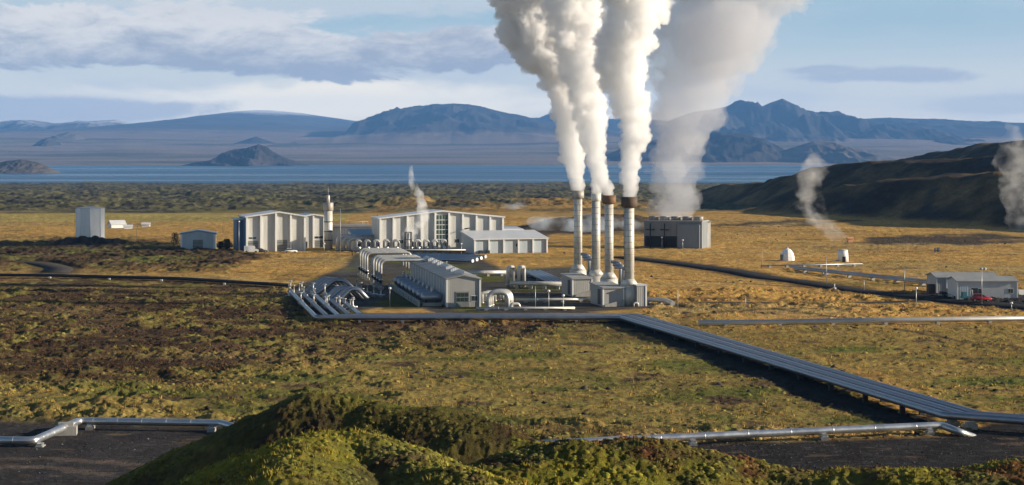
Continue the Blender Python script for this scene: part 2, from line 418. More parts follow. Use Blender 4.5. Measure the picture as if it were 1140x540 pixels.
GOLD = np.array((.440, .262, .075)); STRAW = np.array((.30, .235, .10)); MOSS_SHADE = np.array((.105, .100, .030)); SOIL = np.array((.070, .046, .026))
GREEN = np.array((.120, .125, .028)); LIME = np.array((.200, .178, .026)); GRAV = np.array((.036, .033, .033)); REDS = np.array((.13, .052, .026))
LAVA_SHADE = np.array((.030, .028, .026)); GREYG = np.array((.11, .105, .095)); FAR = np.array((.125, .112, .055)); PLAINF = np.array((.23, .175, .14))
def mixc(c, k, w): return c+(k-c)*np.clip(w, 0, 1)[..., None]
def cover(X, Y, Z):
    PX, PY, PXw, PYw = masks(X, Y)
    c = np.zeros(X.shape+(3,))+GOLD
    v = fbm(X/90, Y/45, 4, 100); v2 = fbm(X/25, Y/14, 4, 104)
    c = mixc(c, STRAW, sstep(-.1, .5, v)*.6)
    c = mixc(c, SOIL*1.8, sstep(.26, .48, v2)*.65)
    c = mixc(c, GREEN, sstep(.25, .6, fbm(X/60, Y/30, 3, 109))*.5)
    # left and middle: brown heath with olive moss
    heath = poly_mask(PXw, PYw, [(-900, 305), (60, 309), (200, 312), (322, 323), (348, 353), (560, 356), (690, 353), (705, 362), (860, 430), (1010, 475), (700, 482), (500, 700), (-900, 900)], 5)
    m = fbm(X/16, Y/16, 3, 70); mf = fbm(X/4, Y/5, 4, 112)
    hc = np.zeros_like(c)+np.array((.080, .050, .027))*(.75+.5*sstep(-.4, .4, fbm(X/45, Y/60, 3, 119)))[..., None]
    hc = mixc(hc, np.array((.150, .118, .036)), sstep(-.02, .32, m+mf*.8+.5*fbm(X/50, Y/70, 2, 118)))
    hc = mixc(hc, np.array((.20, .175, .045)), sstep(.12, .5, mf+m*.4)*.75)
    hc = mixc(hc, np.array((.20, .145, .055)), sstep(.05, .4, fbm(X/40, Y/12, 3, 117))*.55)
    c = mixc(c, hc, heath)
    band = poly_mask(PXw, PYw, [(-200, 425), (200, 425), (420, 392), (640, 372), (900, 385), (1010, 475), (700, 482), (200, 476), (-200, 470)], 12)
    gc = np.zeros_like(c)+np.array((.265, .200, .058)); gc = mixc(gc, GREEN*1.1, sstep(-.1, .35, fbm(X/22, Y/12, 4, 120))); gc = mixc(gc, SOIL*1.5, sstep(.2, .45, fbm(X/12, Y/9, 4, 122)))
    c = mixc(c, gc, band*.85)
    right = poly_mask(PXw, PYw, [(720, 362), (1500, 366), (1500, 475), (1150, 470), (1010, 430)], 8)
    rc = np.zeros_like(c)+np.array((.27, .19, .055)); rc = mixc(rc, GREEN*1.15, sstep(-.05, .4, fbm(X/24, Y/14, 4, 126)-(PY < 385)*.25)); rc = mixc(rc, SOIL*1.6, sstep(.22, .5, fbm(X/10, Y/7, 4, 128))*.8)
    c = mixc(c, rc, right)
    dark = poly_mask(PXw, PYw, [(-300, 272), (60, 266), (150, 266), (310, 284), (250, 301), (60, 300), (-300, 288)], 5)
    dc = np.zeros_like(c)+SOIL*1.1; dc = mixc(dc, MOSS_SHADE*1.3, sstep(-.05, .35, v2+m*.4))
    c = mixc(c, dc, dark)
    # beyond the plain: olive lava heath, gold tongues
    fz = sstep(1000, 1120, Y+fbm(X/80, Y/80, 3, 130)*120)
    if Y.max() < 850: fz = fz*0
    fc = np.zeros_like(c)+FAR; fc = mixc(fc, LAVA_SHADE*1.4, sstep(-.05, .25, fbm(X/60, Y/90, 3, 133)+.8*fbm(X/9, Y/22, 3, 134))*.9); fc = mixc(fc, MOSS_SHADE*1.2, sstep(.05, .5, fbm(X/120, Y/200, 3, 136))*.6)
    tongue = poly_mask(PXw, PYw, [(380, 258), (420, 222), (520, 214), (640, 211), (800, 226), (900, 243), (1000, 250), (900, 262)], 5)
    fc = mixc(fc, GOLD*.75, tongue*sstep(-.25, .25, fbm(X/90, Y/160, 3, 139)+.12)*.85)
    c = mixc(c, fc, fz)
    field = poly_mask(PXw, PY, [(-400, 235.5), (395, 236.5), (380, 247), (-400, 248)], 1.2)
    c = mixc(c, np.array((.34, .27, .085)), field*.95)
    for pl in ([(555, 258), (585, 250), (640, 246), (720, 246), (765, 250), (740, 259), (640, 262)], [(735, 253), (800, 248), (900, 246), (960, 247), (800, 252)], [(940, 270), (1000, 262), (1160, 262), (1160, 268), (1020, 272)]):
        c = mixc(c, LAVA_SHADE*1.3, poly_mask(PXw, PYw, pl, 2)*.9)
    hills = np.zeros_like(Z)
    for pts, sl, sr, r, tl in HILLS if Y.max() > 550 and Y.min() < 2900 else ():
        hills = np.maximum(hills, sstep(-2, 2.5, polyline_ridge(X, Y, pts, sl, sr, r, tl)-base_profile(Y)))
    hcol = np.zeros_like(c)+np.array((.046, .034, .022)); hcol = mixc(hcol, np.array((.18, .125, .055)), sstep(-.1, .35, fbm(X/50, Y/80, 4, 141)))
    hcol = mixc(hcol, LAVA_SHADE*1.3, sstep(.1, .4, fbm(X/30, Y/40, 4, 143)))
    c = mixc(c, hcol, hills*(Y < 2600))
    # made ground
    yard = poly_mask(PX+(PXw-PX)*.3, PY, YARD, 3)
    yc = np.zeros_like(c)+GREYG*.75; yc = mixc(yc, SOIL, sstep(0, .3, v2)*.6); yc = mixc(yc, GREEN*.9, sstep(.12, .3, fbm(X/16, Y/18, 3, 146)))
    c = mixc(c, yc, yard)
    for pl in ([(402, 346), (420, 343), (470, 344), (484, 348), (410, 349.5)], [(655, 347.5), (720, 343), (722, 347), (690, 349)]):
        c = mixc(c, GOLD, poly_mask(PX, PY, pl, 1.5))
    c = mixc(c, GREEN*.7, poly_mask(PX, PY, [(425, 345), (440, 318), (452, 318), (478, 342)], 2)*.8)
    for k, (pts, hw) in enumerate(ROADS.values()):
        c = mixc(c, SOIL*.8, (1-sstep(hw, hw+5, strip_dist(X, Y, pts)+v2*4))*(.75 if k < 2 else .3))
    trk = strip_dist(X, Y, [P(-60, 309), P(60, 310), P(200, 313), P(325, 321)])
    c = mixc(c, SOIL*.7, (1-sstep(1, 7, trk+mf*4))*.9)
    c = mixc(c, GRAV*1.2, poly_mask(PXw*.3+PX*.7, PY, [(1025, 327), (1150, 329), (1150, 348), (1080, 341), (1035, 335)], 2))
    for tr in ([P(760, 356), P(850, 346), P(1000, 342), P(1100, 340)], [P(860, 345), P(940, 356), P(960, 358)], [P(1000, 368), P(1060, 378), P(1160, 390)], [P(700, 328), P(770, 345)], [P(730, 310), P(830, 316), P(900, 320)]):
        c = mixc(c, SOIL*1.2, (1-sstep(.3, 1.6, strip_dist(X, Y, tr)+mf*1.2))*.8)
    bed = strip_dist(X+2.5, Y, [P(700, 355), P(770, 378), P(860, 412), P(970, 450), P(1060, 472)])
    c = mixc(c, LAVA_SHADE*.9, (1-sstep(3.5, 5.5, bed+mf*3.5)))  # dark strip beside the pipes, their cast shadow painted into the soil colour
    c = mixc(c, LAVA_SHADE*1.2, poly_mask(PX, PY, [(60, 274), (85, 267), (116, 267), (140, 273), (100, 277)], 2)*.95)
    # foreground mounds: bright moss over dark soil
    if Y.min() < 320:
        nearm = 1-sstep(196, 206, Y+fbm(X/9, Y/9, 3, 150)*6)
        zz = Z
        fgr = np.maximum(np.maximum(polyline_ridge(X, Y, MOUND_B, .50, .56, 1.6), polyline_ridge(X, Y, MOUND_F, .52, .55, 1.2)), polyline_ridge(X, Y, RIDGE_R, .36, .36, 1.2))
        onm = sstep(-.6, .8, fgr+fbm(X/5, Y/5, 3, 152)*.8)*(Y < 230)
        gl = np.maximum(poly_mask(PX, PY, GRAVEL_L, 5), poly_mask(PXw*.4+PX*.6, PY, GRAVEL_R, 3))
        gcol = np.zeros_like(c)+GRAV*np.where(X > 20, .75, 1.15)[..., None]; gcol = mixc(gcol, GREYG*.8, sstep(.15, .5, fbm(X/3, Y/1.6, 4, 155))*.5); gcol = mixc(gcol, np.array((.12, .085, .06)), sstep(.25, .5, fbm(X/7, Y/3, 4, 157)))
        gcol = mixc(gcol, np.array((.13, .10, .08)), (1-sstep(.3, 1.6, np.minimum(strip_dist(X, Y, [P(-90, 510), P(60, 511), P(150, 517)]), strip_dist(X, Y, [P(-90, 519), P(50, 520), P(120, 528)]))+fbm(X/3, Y/1.5, 3, 158)*1.6))*.7)
        c = mixc(c, gcol, gl)
        mc = np.zeros_like(c)+MOSS_SHADE*1.1; n1 = fbm(X/2.2, Y/2.2, 4, 160); n2 = fbm(X/12, Y/12, 3, 163)
        mc = mixc(mc, LIME, sstep(-.45, .35, n1*.6+n2*.9+.1)); mc = mixc(mc, SOIL*1.0, sstep(.2, .55, fbm(X/3.5, Y/3.5, 4, 166)-n2*.4)*.8)
        rsel = np.maximum(poly_mask(PX, PY*0+PY, [(500, 700), (540, 560), (900, 560), (1000, 760), (600, 800)], 30), 0)
        mc = mixc(mc, REDS, sstep(.1, .35, fbm(X/6, Y/6, 4, 169)+.05)*.8*(X > -2)); mc = mixc(mc, np.array((.085, .060, .026)), sstep(-.15, .35, fbm(X/9, Y/9, 4, 170))*.7*sstep(4, 14, X))
        dk = sstep(.0, .3, fbm(X/7, Y/7, 3, 172)); back = sstep(120, 138, Y)
        mc = mixc(mc, MOSS_SHADE*.8, back*.5*(X < 2)); mc = mixc(mc, SOIL*.8, sstep(128, 138, Y)*(1-sstep(158, 168, Y+fbm(X/8, Y/8, 3, 174)*5))*(.45+.5*dk)*(X < 0))
        c = mixc(c, mc, onm)
        hillc = 1-sstep(88, 110, Y); c = mixc(c, mc, hillc)
    # far shore
    if Y.max() > 9900:
        fs = sstep(10000, 10400, Y)
        pc = np.zeros_like(c)+PLAINF; pc = mixc(pc, MOSS_SHADE*.7, sstep(-.1, .3, fbm(X/3200, Y/800, 5, 180))*.9); pc = mixc(pc, np.array((.22, .17, .12)), sstep(.1, .45, fbm(X/1300, Y/600, 4, 184)))  # dark bands: cloud shadow painted into the far plain's colour
        c = mixc(c, pc, fs)
    return np.concatenate([np.clip(c, .004, .9), np.ones(c.shape[:2]+(1,))], -1)

def make_ground():
    # rows step out with distance, columns fan out; finer where the ground is seen closest
    rows = [1.0, 8, 16, 26, 38, 50, 62, 74, 82]; y = 88.0
    while y < 640: rows.append(y); y *= 1.0019 if y > 96 else 1.004
    while y < 5600: rows.append(y); y *= 1.0048
    while y < 30500: rows.append(y); y *= 1.012
    rows = np.array(rows+[30500.0])
    inner = np.linspace(-.272, .272, 760); outer = np.concatenate([np.linspace(.276, .36, 34), np.linspace(.38, .9, 26)])
    cols = np.concatenate([-outer[::-1], inner, outer])
    U, Yg = np.meshgrid(cols, rows); X = U*np.maximum(Yg, 30)
    Z = np.empty_like(X); CV = np.empty(X.shape+(4,))
    def job(i):
        s = slice(i, min(i+48, len(rows)))
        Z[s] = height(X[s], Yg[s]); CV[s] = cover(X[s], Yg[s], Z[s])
    from concurrent.futures import ThreadPoolExecutor
    with ThreadPoolExecutor(4) as ex: list(ex.map(job, range(0, len(rows), 48)))
    GROUND.update(rows=rows, cols=cols, Z=Z)
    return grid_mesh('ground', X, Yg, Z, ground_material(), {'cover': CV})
tag(make_ground(), 'grass and moss plain rising to dark hills on the right', 'ground', kind='structure')

# roads as sheets laid on the ground
def road_material(name, col):
    return paint(name, col, .85, 0, .3, .35, bump=.5, stretch=(1, 1, 1), spec=.03)
M['asph'] = road_material('gravel_asphalt', (.030, .029, .029)); M['grav'] = road_material('grey_gravel', (.060, .055, .050))
def ribbon(pts, hw, step=4.0):
    q = []
    for a, b in zip(pts[:-1], pts[1:]):
        n = max(1, int((b-a).length/step)); q += [a+(b-a)*(k/n) for k in range(n)]
    q.append(pts[-1])
    for _ in range(6): q = [q[0]]+[(q[i-1]+q[i]*2+q[i+1])/4 for i in range(1, len(q)-1)]+[q[-1]]
    mb = MB(); vs = []
    for i, p in enumerate(q):
        d = (q[min(i+1, len(q)-1)]-q[max(i-1, 0)]); d.z = 0; d.normalize(); s = Vector((-d.y, d.x, 0))
        for w in (-1, -.96, 0, .96, 1):
            e = p+s*hw*w; vs.append((e.x, e.y, gz(e.x, e.y)+(.10 if abs(w) < 1 else -.25)))
    fs = [(i*5+k, i*5+k+1, i*5+k+6, i*5+k+5) for i in range(len(q)-1) for k in range(4)]
    return mb.add(vs, fs, True)
for nm, (pts, hw) in ROADS.items():
    tag(ribbon(pts, hw).build(nm, M['grav'] if nm != 'road' else M['asph']), None, None, kind='structure')

# plants and stones: small meshes standing on the ground sheet
def gz_many(x, y):
    r, c, Z = GROUND['rows'], GROUND['cols'], GROUND['Z']; u = x/np.maximum(y, 30.0)
    i = np.clip(np.searchsorted(r, y)-1, 0, len(r)-2); j = np.clip(np.searchsorted(c, u)-1, 0, len(c)-2)
    a = np.clip((y-r[i])/(r[i+1]-r[i]), 0, 1); b = np.clip((u-c[j])/(c[j+1]-c[j]), 0, 1)
    return (Z[i, j]*(1-b)+Z[i, j+1]*b)*(1-a)+(Z[i+1, j]*(1-b)+Z[i+1, j+1]*b)*a
def plant_material(name, rough=.9):
    m, t, N, L = nt(name)
    out = N.new('ShaderNodeOutputMaterial'); b = N.new('ShaderNodeBsdfPrincipled'); L.new(b.outputs[0], out.inputs[0]); b.inputs['Roughness'].default_value = rough; b.inputs['Specular IOR Level'].default_value = .05
    v = N.new('ShaderNodeVertexColor'); v.layer_name = 'cover'
    g_ = N.new('ShaderNodeNewGeometry'); n = N.new('ShaderNodeTexNoise'); n.inputs['Scale'].default_value = 6; n.inputs['Detail'].default_value = 4; L.new(g_.outputs['Position'], n.inputs['Vector'])
    r = N.new('ShaderNodeMapRange'); r.inputs[1].default_value = .3; r.inputs[2].default_value = .7; r.inputs[3].default_value = .6; r.inputs[4].default_value = 1.4; L.new(n.outputs[0], r.inputs[0])
    mx = N.new('ShaderNodeMix'); mx.data_type = 'RGBA'; mx.blend_type = 'MULTIPLY'; mx.inputs['Factor'].default_value = 1; L.new(v.outputs[0], mx.inputs[6]); L.new(r.outputs[0], mx.inputs[7]); L.new(mx.outputs[2], b.inputs['Base Color'])
    return m
def scatter(name, label, X, Y, size, shape, faces, jitter, colour, mat, squash=1.0, cat=None, sink=.25):
    """one mesh of many copies of a tiny shape, each turned, sized and bent a little"""
    n = len(X); Z = gz_many(X, Y); m = len(shape); sh = np.array(shape, float)
    a = RNG.random(n)*2*PI; ca, sa = np.cos(a)[:, None], np.sin(a)[:, None]
    v = np.repeat(sh[None], n, 0)*(1+(RNG.random((n, m, 3))-.5)*jitter)
    x = v[:, :, 0]*ca-v[:, :, 1]*sa; y = v[:, :, 0]*sa+v[:, :, 1]*ca; z = v[:, :, 2]*squash
    S = size[:, None]
    co = np.stack([X[:, None]+x*S, Y[:, None]+y*S, Z[:, None]+(z-sink)*S], -1).reshape(-1, 3).astype(np.float32)
    f = np.array(faces, np.int32); k = f.shape[1]; q = (f[None]+(np.arange(n)*m)[:, None, None]).reshape(-1).astype(np.int32)
    me = bpy.data.meshes.new(name); me.vertices.add(len(co)); me.vertices.foreach_set('co', co.ravel())
    me.loops.add(len(q)); me.loops.foreach_set('vertex_index', q)
    me.polygons.add(len(q)//k); me.polygons.foreach_set('loop_start', np.arange(0, len(q), k, dtype=np.int32)); me.update(calc_edges=True)
    ca_ = me.color_attributes.new('cover', 'FLOAT_COLOR', 'POINT')
    col = np.repeat(np.concatenate([np.clip(colour, .003, .8), np.ones((n, 1))], 1)[:, None], m, 1)
    ca_.data.foreach_set('color', col.astype(np.float32).ravel())
    me.materials.append(mat); o = bpy.data.objects.new(name, me); C.objects.link(o)
    return tag(o, label, cat, kind='stuff')
def wild(n, ya, yb, p=1.0):
    """random spots, denser close to the viewer's hill, off the roads, yard and gravel"""
    Y = ya*(yb/ya)**(RNG.random(n)**p); X = (RNG.random(n)*2-1)*.30*Y
    PX, PY = pxpy(X, Y)
    bad = poly_mask(PX, PY, YARD, 5)+poly_mask(PX, PY, [(-300, 468), (262, 470), (246, 500), (205, 525), (150, 560), (-300, 640)], 4)+poly_mask(PX, PY, GRAVEL_R, 4)*(Y > 200)
    for pts, hw in ROADS.values(): bad = bad+(strip_dist(X, Y, pts) < hw+.8)
    bad = bad+(strip_dist(X+1.0, Y, [P(690, 352), P(860, 412), P(1070, 470)]) < 6)
    k = bad < .5; return X[k], Y[k]
def meadow(X, Y):
    PX, PY, PXw, PYw = masks(X, Y)
    return poly_mask(PXw, PYw, [(-200, 440), (200, 440), (430, 398), (560, 390), (640, 372), (700, 350), (1500, 350), (1500, 475), (700, 482), (200, 476), (-200, 470)], 8)
def local_cover(X, Y): return cover(X[None], Y[None], np.zeros((1, len(X))))[0, :, :3]
TUFT = []; TF = []
for k in range(5):
    a = k*2*PI/5; d = (math.cos(a), math.sin(a)); w_ = (-d[1]*.16, d[0]*.16); b0 = len(TUFT)
    TUFT += [(d[0]*.12-w_[0], d[1]*.12-w_[1], 0), (d[0]*.12+w_[0], d[1]*.12+w_[1], 0), (d[0]*.55, d[1]*.55, 1.0-.12*(k % 3))]; TF.append((b0, b0+1, b0+2))
CUSH = [(0, 0, .62)]+[(math.cos(k*PI/3)*.62, math.sin(k*PI/3)*.62, .42) for k in range(6)]+[(math.cos(k*PI/3+.4), math.sin(k*PI/3+.4), -.1) for k in range(6)]
CF = [(0, 1+k, 1+(k+1) % 6) for k in range(6)]+[(1+k, 7+k, 7+(k+1) % 6) for k in range(6)]+[(1+k, 7+(k+1) % 6, 1+(k+1) % 6) for k in range(6)]
pm = plant_material('plant_leaves')
X, Y = wild(150000, 96, 480, 1.25); cv = local_cover(X, Y); nn_ = fbm(X/6, Y/6, 3, 201)
k = RNG.random(len(X)) < (.30+nn_*1.3)*np.where(Y < 190, .40, 1)*(1-.45*meadow(X, Y)); X, Y, cv = X[k], Y[k], cv[k]
sz = (.10+.26*RNG.random(len(X))**1.6)*np.where(Y < 190, .75, 1.25)
scatter('grass', 'dry grass tufts over heath and mounds', X, Y, sz*1.3, TUFT, TF, .7, cv*(1.0+.9*RNG.random((len(X), 1)))*np.array((1.12, 1.0, .9)), pm, 1.0, 'grass', .1)
X, Y = wild(95000, 98, 470, 1.1); cv = local_cover(X, Y); nn_ = fbm(X/9, Y/9, 3, 204)
k = RNG.random(len(X)) < (.4+nn_*1.5)*(1-.82*meadow(X, Y)); X, Y, cv = X[k], Y[k], cv[k]
sz = (.13+.42*RNG.random(len(X))**2.2)*np.where(Y < 190, .62, 1.2)
scatter('moss', 'moss cushions over heath and mounds', X, Y, sz, CUSH, CF, .5, cv*(.65+.85*RNG.random((len(X), 1))), pm, .8, 'moss', .1)
X, Y = wild(16000, 200, 1000, 1.0); nn_ = fbm(X/30, Y/30, 3, 207); PX, PY = pxpy(X, Y)
k = RNG.random(len(X)) < np.where(PY > 352, nn_*1.6-.12, nn_*1.2-.15); X, Y = X[k], Y[k]
scatter('rocks', 'dark lava stones lying in the heath', X, Y, .15+.55*RNG.random(len(X))**3, CUSH, CF, .9, np.zeros((len(X), 3))+np.array((.05, .042, .036))*(.6+1.2*RNG.random((len(X), 1))), pm, 1.1, 'rocks', .15)
Y = 200+40*RNG.random(9000); X = (RNG.random(9000)*2-1)*.30*Y; PX, PY = pxpy(X, Y)
k = (poly_mask(PX, PY, GRAVEL_R, 2)+poly_mask(PX, PY, GRAVEL_L, 2)*(RNG.random(9000) < .35)) > .5; X, Y = X[k], Y[k]
scatter('gravel_stones', 'loose stones on the dark gravel', X, Y, .05+.16*RNG.random(len(X))**3, CUSH, CF, .9, np.zeros((len(X), 3))+np.array((.075, .07, .065))*(.4+1.6*RNG.random((len(X), 1))**2), pm, 1.0, 'stones', .15)

# lake
def lake():
    m, t, N, L = nt('lake_water')
    out = N.new('ShaderNodeOutputMaterial'); b = N.new('ShaderNodeBsdfPrincipled'); L.new(b.outputs[0], out.inputs[0])
    b.inputs['Base Color'].default_value = (.035, .085, .15, 1); b.inputs['Roughness'].default_value = .32; b.inputs['IOR'].default_value = 1.33
    geo = N.new('ShaderNodeNewGeometry'); mp = N.new('ShaderNodeMapping'); mp.inputs['Scale'].default_value = (.02, .05, 1); L.new(geo.outputs['Position'], mp.inputs[0])
    n = N.new('ShaderNodeTexNoise'); n.inputs['Scale'].default_value = 1; n.inputs['Detail'].default_value = 6; L.new(mp.outputs[0], n.inputs['Vector'])
    bp = N.new('ShaderNodeBump'); bp.inputs['Strength'].default_value = .5; bp.inputs['Distance'].default_value = 12; L.new(n.outputs[0], bp.inputs['Height']); L.new(bp.outputs[0], b.inputs['Normal'])
    mp2 = N.new('ShaderNodeMapping'); mp2.inputs['Scale'].default_value = (.0004, .0022, 1); L.new(geo.outputs['Position'], mp2.inputs[0])
    n2 = N.new('ShaderNodeTexNoise'); n2.inputs['Detail'].default_value = 5; n2.inputs['Scale'].default_value = 1; L.new(mp2.outputs[0], n2.inputs['Vector'])
    mr = N.new('ShaderNodeMapRange'); mr.inputs[1].default_value = .35; mr.inputs[2].default_value = .65; mr.inputs[3].default_value = .22; mr.inputs[4].default_value = .5; L.new(n2.outputs[0], mr.inputs[0]); L.new(mr.outputs[0], b.inputs['Roughness'])
    X, Y = np.meshgrid(np.linspace(-9500, 9500, 40), np.linspace(4600, 11400, 30))
    tag(grid_mesh('lake', X, Y, X*0-60.0, m), 'blue lake below the far mountains', 'lake', kind='structure')
lake()

# mountains
def rock(name, col, col2, snow=None):
    m, t, N, L = nt(name)
    out = N.new('ShaderNodeOutputMaterial'); b = N.new('ShaderNodeBsdfPrincipled'); L.new(b.outputs[0], out.inputs[0]); b.inputs['Roughness'].default_value = .95; b.inputs['Specular IOR Level'].default_value = .1
    geo = N.new('ShaderNodeNewGeometry'); mp = N.new('ShaderNodeMapping'); mp.inputs['Scale'].default_value = (.0016, .0010, .004); L.new(geo.outputs['Position'], mp.inputs[0])
    n = N.new('ShaderNodeTexNoise'); n.inputs['Scale'].default_value = 1.5; n.inputs['Detail'].default_value = 9; n.inputs['Roughness'].default_value = .65; L.new(mp.outputs[0], n.inputs['Vector'])
    r = N.new('ShaderNodeMapRange'); r.inputs[1].default_value = .35; r.inputs[2].default_value = .65; L.new(n.outputs[0], r.inputs[0])
    mx = N.new('ShaderNodeMix'); mx.data_type = 'RGBA'; mx.inputs[6].default_value = (*col, 1); mx.inputs[7].default_value = (*col2, 1); L.new(r.outputs[0], mx.inputs['Factor'])
    last = mx.outputs[2]
    if snow:
        sp = N.new('ShaderNodeSeparateXYZ'); L.new(geo.outputs['Position'], sp.inputs[0])
        ad = N.new('ShaderNodeMath'); ad.operation = 'MULTIPLY_ADD'; ad.inputs[1].default_value = snow[2]; L.new(n.outputs[0], ad.inputs[0]); L.new(sp.outputs[2], ad.inputs[2])
        sr = N.new('ShaderNodeMapRange'); sr.inputs[1].default_value = snow[0]; sr.inputs[2].default_value = snow[1]; L.new(ad.outputs[0], sr.inputs[0])
        m2 = N.new('ShaderNodeMix'); m2.data_type = 'RGBA'; L.new(sr.outputs[0], m2.inputs['Factor']); L.new(last, m2.inputs[6]); m2.inputs[7].default_value = (.75, .77, .8, 1); last = m2.outputs[2]
    ft = N.new('ShaderNodeVertexColor'); ft.layer_name = 'foot'
    fa = N.new('ShaderNodeMath'); fa.operation = 'MULTIPLY_ADD'; fa.inputs[1].default_value = .5; L.new(n.outputs[0], fa.inputs[0]); L.new(ft.outputs[0], fa.inputs[2])
    fr_ = N.new('ShaderNodeMapRange'); fr_.interpolation_type = 'SMOOTHSTEP'; fr_.inputs[1].default_value = .28; fr_.inputs[2].default_value = .50; L.new(fa.outputs[0], fr_.inputs[0])
    m3 = N.new('ShaderNodeMix'); m3.data_type = 'RGBA'; m3.inputs[6].default_value = (.21, .16, .128, 1); L.new(fr_.outputs[0], m3.inputs['Factor']); L.new(last, m3.inputs[7]); last = m3.outputs[2]
    L.new(last, b.inputs['Base Color'])
    return m
R1 = rock('dark_basalt', (.018, .019, .022), (.055, .048, .042)); R2 = rock('brown_heath_rock', (.06, .052, .042), (.14, .115, .085))
RS = rock('snow_dusted_rock', (.04, .04, .042), (.09, .08, .07), (545, 630, 130)); RS1 = rock('snow_streaked_rock', (.035, .036, .04), (.09, .08, .075), (560, 740, 500))
def mountain(label, sil, Yc, wf, wb, mat, rough=.12, seed=0, flat=False, step=1.0, name='mountain', base_py=190, power=1.0, foot=True):
    xs = np.array([p[0] for p in sil], float); ys = np.array([p[1] for p in sil], float)
    px = np.arange(xs[0], xs[-1]+.01, step); n = len(px)
    Xc = (px-CX)*Yc/F; zc = HC-(np.interp(px, xs, ys)-HY)*Yc/F
    zb = HC-(base_py-HY)*Yc/F
    v = np.concatenate([np.linspace(-1, 0, 46), np.linspace(0, 1, 14)[1:]])
    X, V = np.meshgrid(Xc, v); ZC = np.tile(zc, (len(v), 1))
    Yg = Yc+np.where(V < 0, V*wf, V*wb)
    prof = (1-np.abs(V))**power if not flat else np.where(V < 0, 1-np.abs(V)**2.2, 1-np.abs(V)**2)
    s = wf*.22
    rg = ridged(X/s, Yg/s*.55, 5, seed)-.62
    Z = zb+(ZC-zb)*np.clip(prof+rg*rough*6*np.abs(V)**.6*(1-np.abs(V))*1.6, 0, 1.0)
    Z = Z-170*sstep(.93, 1, np.abs(V))*(foot*1.0)
    Z = Z+(ZC-zb)*.02*fbm(X/(s*.3), Yg/(s*.3), 3, seed+9)
    ft = np.clip((Z-zb)/max(float((ZC-zb).max()), 1), 0, 1)*(1.0 if foot else 0)+(0 if foot else 1); ft = np.repeat(ft[..., None], 4, -1)
    o = grid_mesh(name, X, Yg, Z, mat, {'foot': ft})
    return tag(o, label, 'mountain' if name == 'mountain' else name, kind='structure')
mountain('snow streaked range at the far left', [(-120, 150), (-60, 136), (0, 139), (14, 135), (38, 134), (60, 137), (85, 136), (110, 134), (130, 133), (140, 136), (152, 142), (170, 150)], 24500, 5000, 2500, RS1, .16, 3, base_py=160)
mountain('broad shield volcano with a snow dusted top', [(60, 153), (140, 143), (185, 136), (225, 128.5), (262, 124), (285, 122.3), (302, 122.6), (335, 126), (380, 132.5), (410, 137), (450, 142), (520, 152)], 27500, 9500, 3000, RS, .03, 11, base_py=156)
mountain('low far hills behind the white steam', [(540, 136), (575, 131.5), (600, 131), (612, 126), (622, 124.5), (640, 128), (670, 133), (700, 131), (760, 136), (800, 140)], 25000, 3500, 1500, R1, .12, 21, base_py=152)
mountain('flat topped table mountain with steep sides', [(376, 158), (396, 149), (403, 144), (409, 133), (418, 127.5), (432, 123.5), (455, 119.5), (480, 117), (505, 115.3), (520, 116.5), (545, 121), (575, 128), (600, 134), (630, 139), (680, 148), (720, 156)], 20500, 4200, 2500, R1, .17, 31, base_py=158, power=.8)
mountain('jagged peaked mountain range', [(690, 156), (720, 146), (750, 132), (775, 124), (795, 121.5), (808, 119), (822, 111.5), (833, 115), (846, 119.5), (858, 114), (871, 110), (880, 114), (893, 121), (903, 125), (918, 126), (931, 123.5), (944, 130), (960, 134), (990, 138), (1030, 147), (1060, 156)], 19500, 3600, 2200, R1, .2, 41, base_py=166)
mountain('long low plateau on the right skyline', [(860, 150), (940, 133), (985, 131), (1030, 132.5), (1090, 135), (1140, 137), (1200, 139), (1300, 150)], 22500, 4200, 2500, R1, .12, 51, base_py=160, power=.7)
mountain('rounded blue hill between peaks and plateau', [(930, 160), (965, 150), (1000, 143), (1025, 140.5), (1050, 147), (1075, 157), (1095, 163)], 17800, 2400, 1500, R1, .14, 55, base_py=166)
mountain('dark hill on the far lake shore', [(640, 186), (690, 166), (740, 152), (800, 147.5), (828, 149), (846, 154), (862, 160), (880, 170), (905, 187)], 12600, 1700, 1500, R1, .15, 61, base_py=188, foot=False)
mountain('low shaded hill right of the dark hill', [(820, 187), (850, 176), (880, 165), (905, 157.5), (925, 158), (950, 164), (975, 172), (1010, 180), (1040, 187)], 12000, 1500, 1200, R2, .14, 63, base_py=189, foot=False)
mountain('dark rocky headland on the far shore', [(196, 187), (215, 181), (238, 178), (250, 170), (262, 166), (275, 165), (288, 160.5), (296, 163), (304, 169), (318, 176), (335, 182), (360, 187)], 10600, 700, 600, R1, .2, 71, base_py=189, foot=False)
mountain('small dark cone on the left plain', [(20, 168), (38, 163), (48, 156), (55, 152.5), (60, 156), (66, 164), (80, 168)], 15500, 700, 700, R1, .15, 81, base_py=170)
mountain('small rounded cone behind the left one', [(50, 158), (64, 150), (76, 147), (86, 150), (100, 157)], 17500, 900, 900, R2, .1, 83, base_py=160)
mountain('tiny cone on the plain below the shield volcano', [(262, 160), (275, 155), (285, 152), (296, 156), (308, 160)], 16500, 700, 700, R1, .1, 85, base_py=162)
mountain('small dark island in the lake', [(-70, 194.5), (-40, 190), (-15, 184), (8, 179), (24, 177.5), (40, 180), (55, 186), (68, 193.5), (74, 195)], 7250, 170, 170, R2, .06, 91, base_py=195, name='island', foot=False)

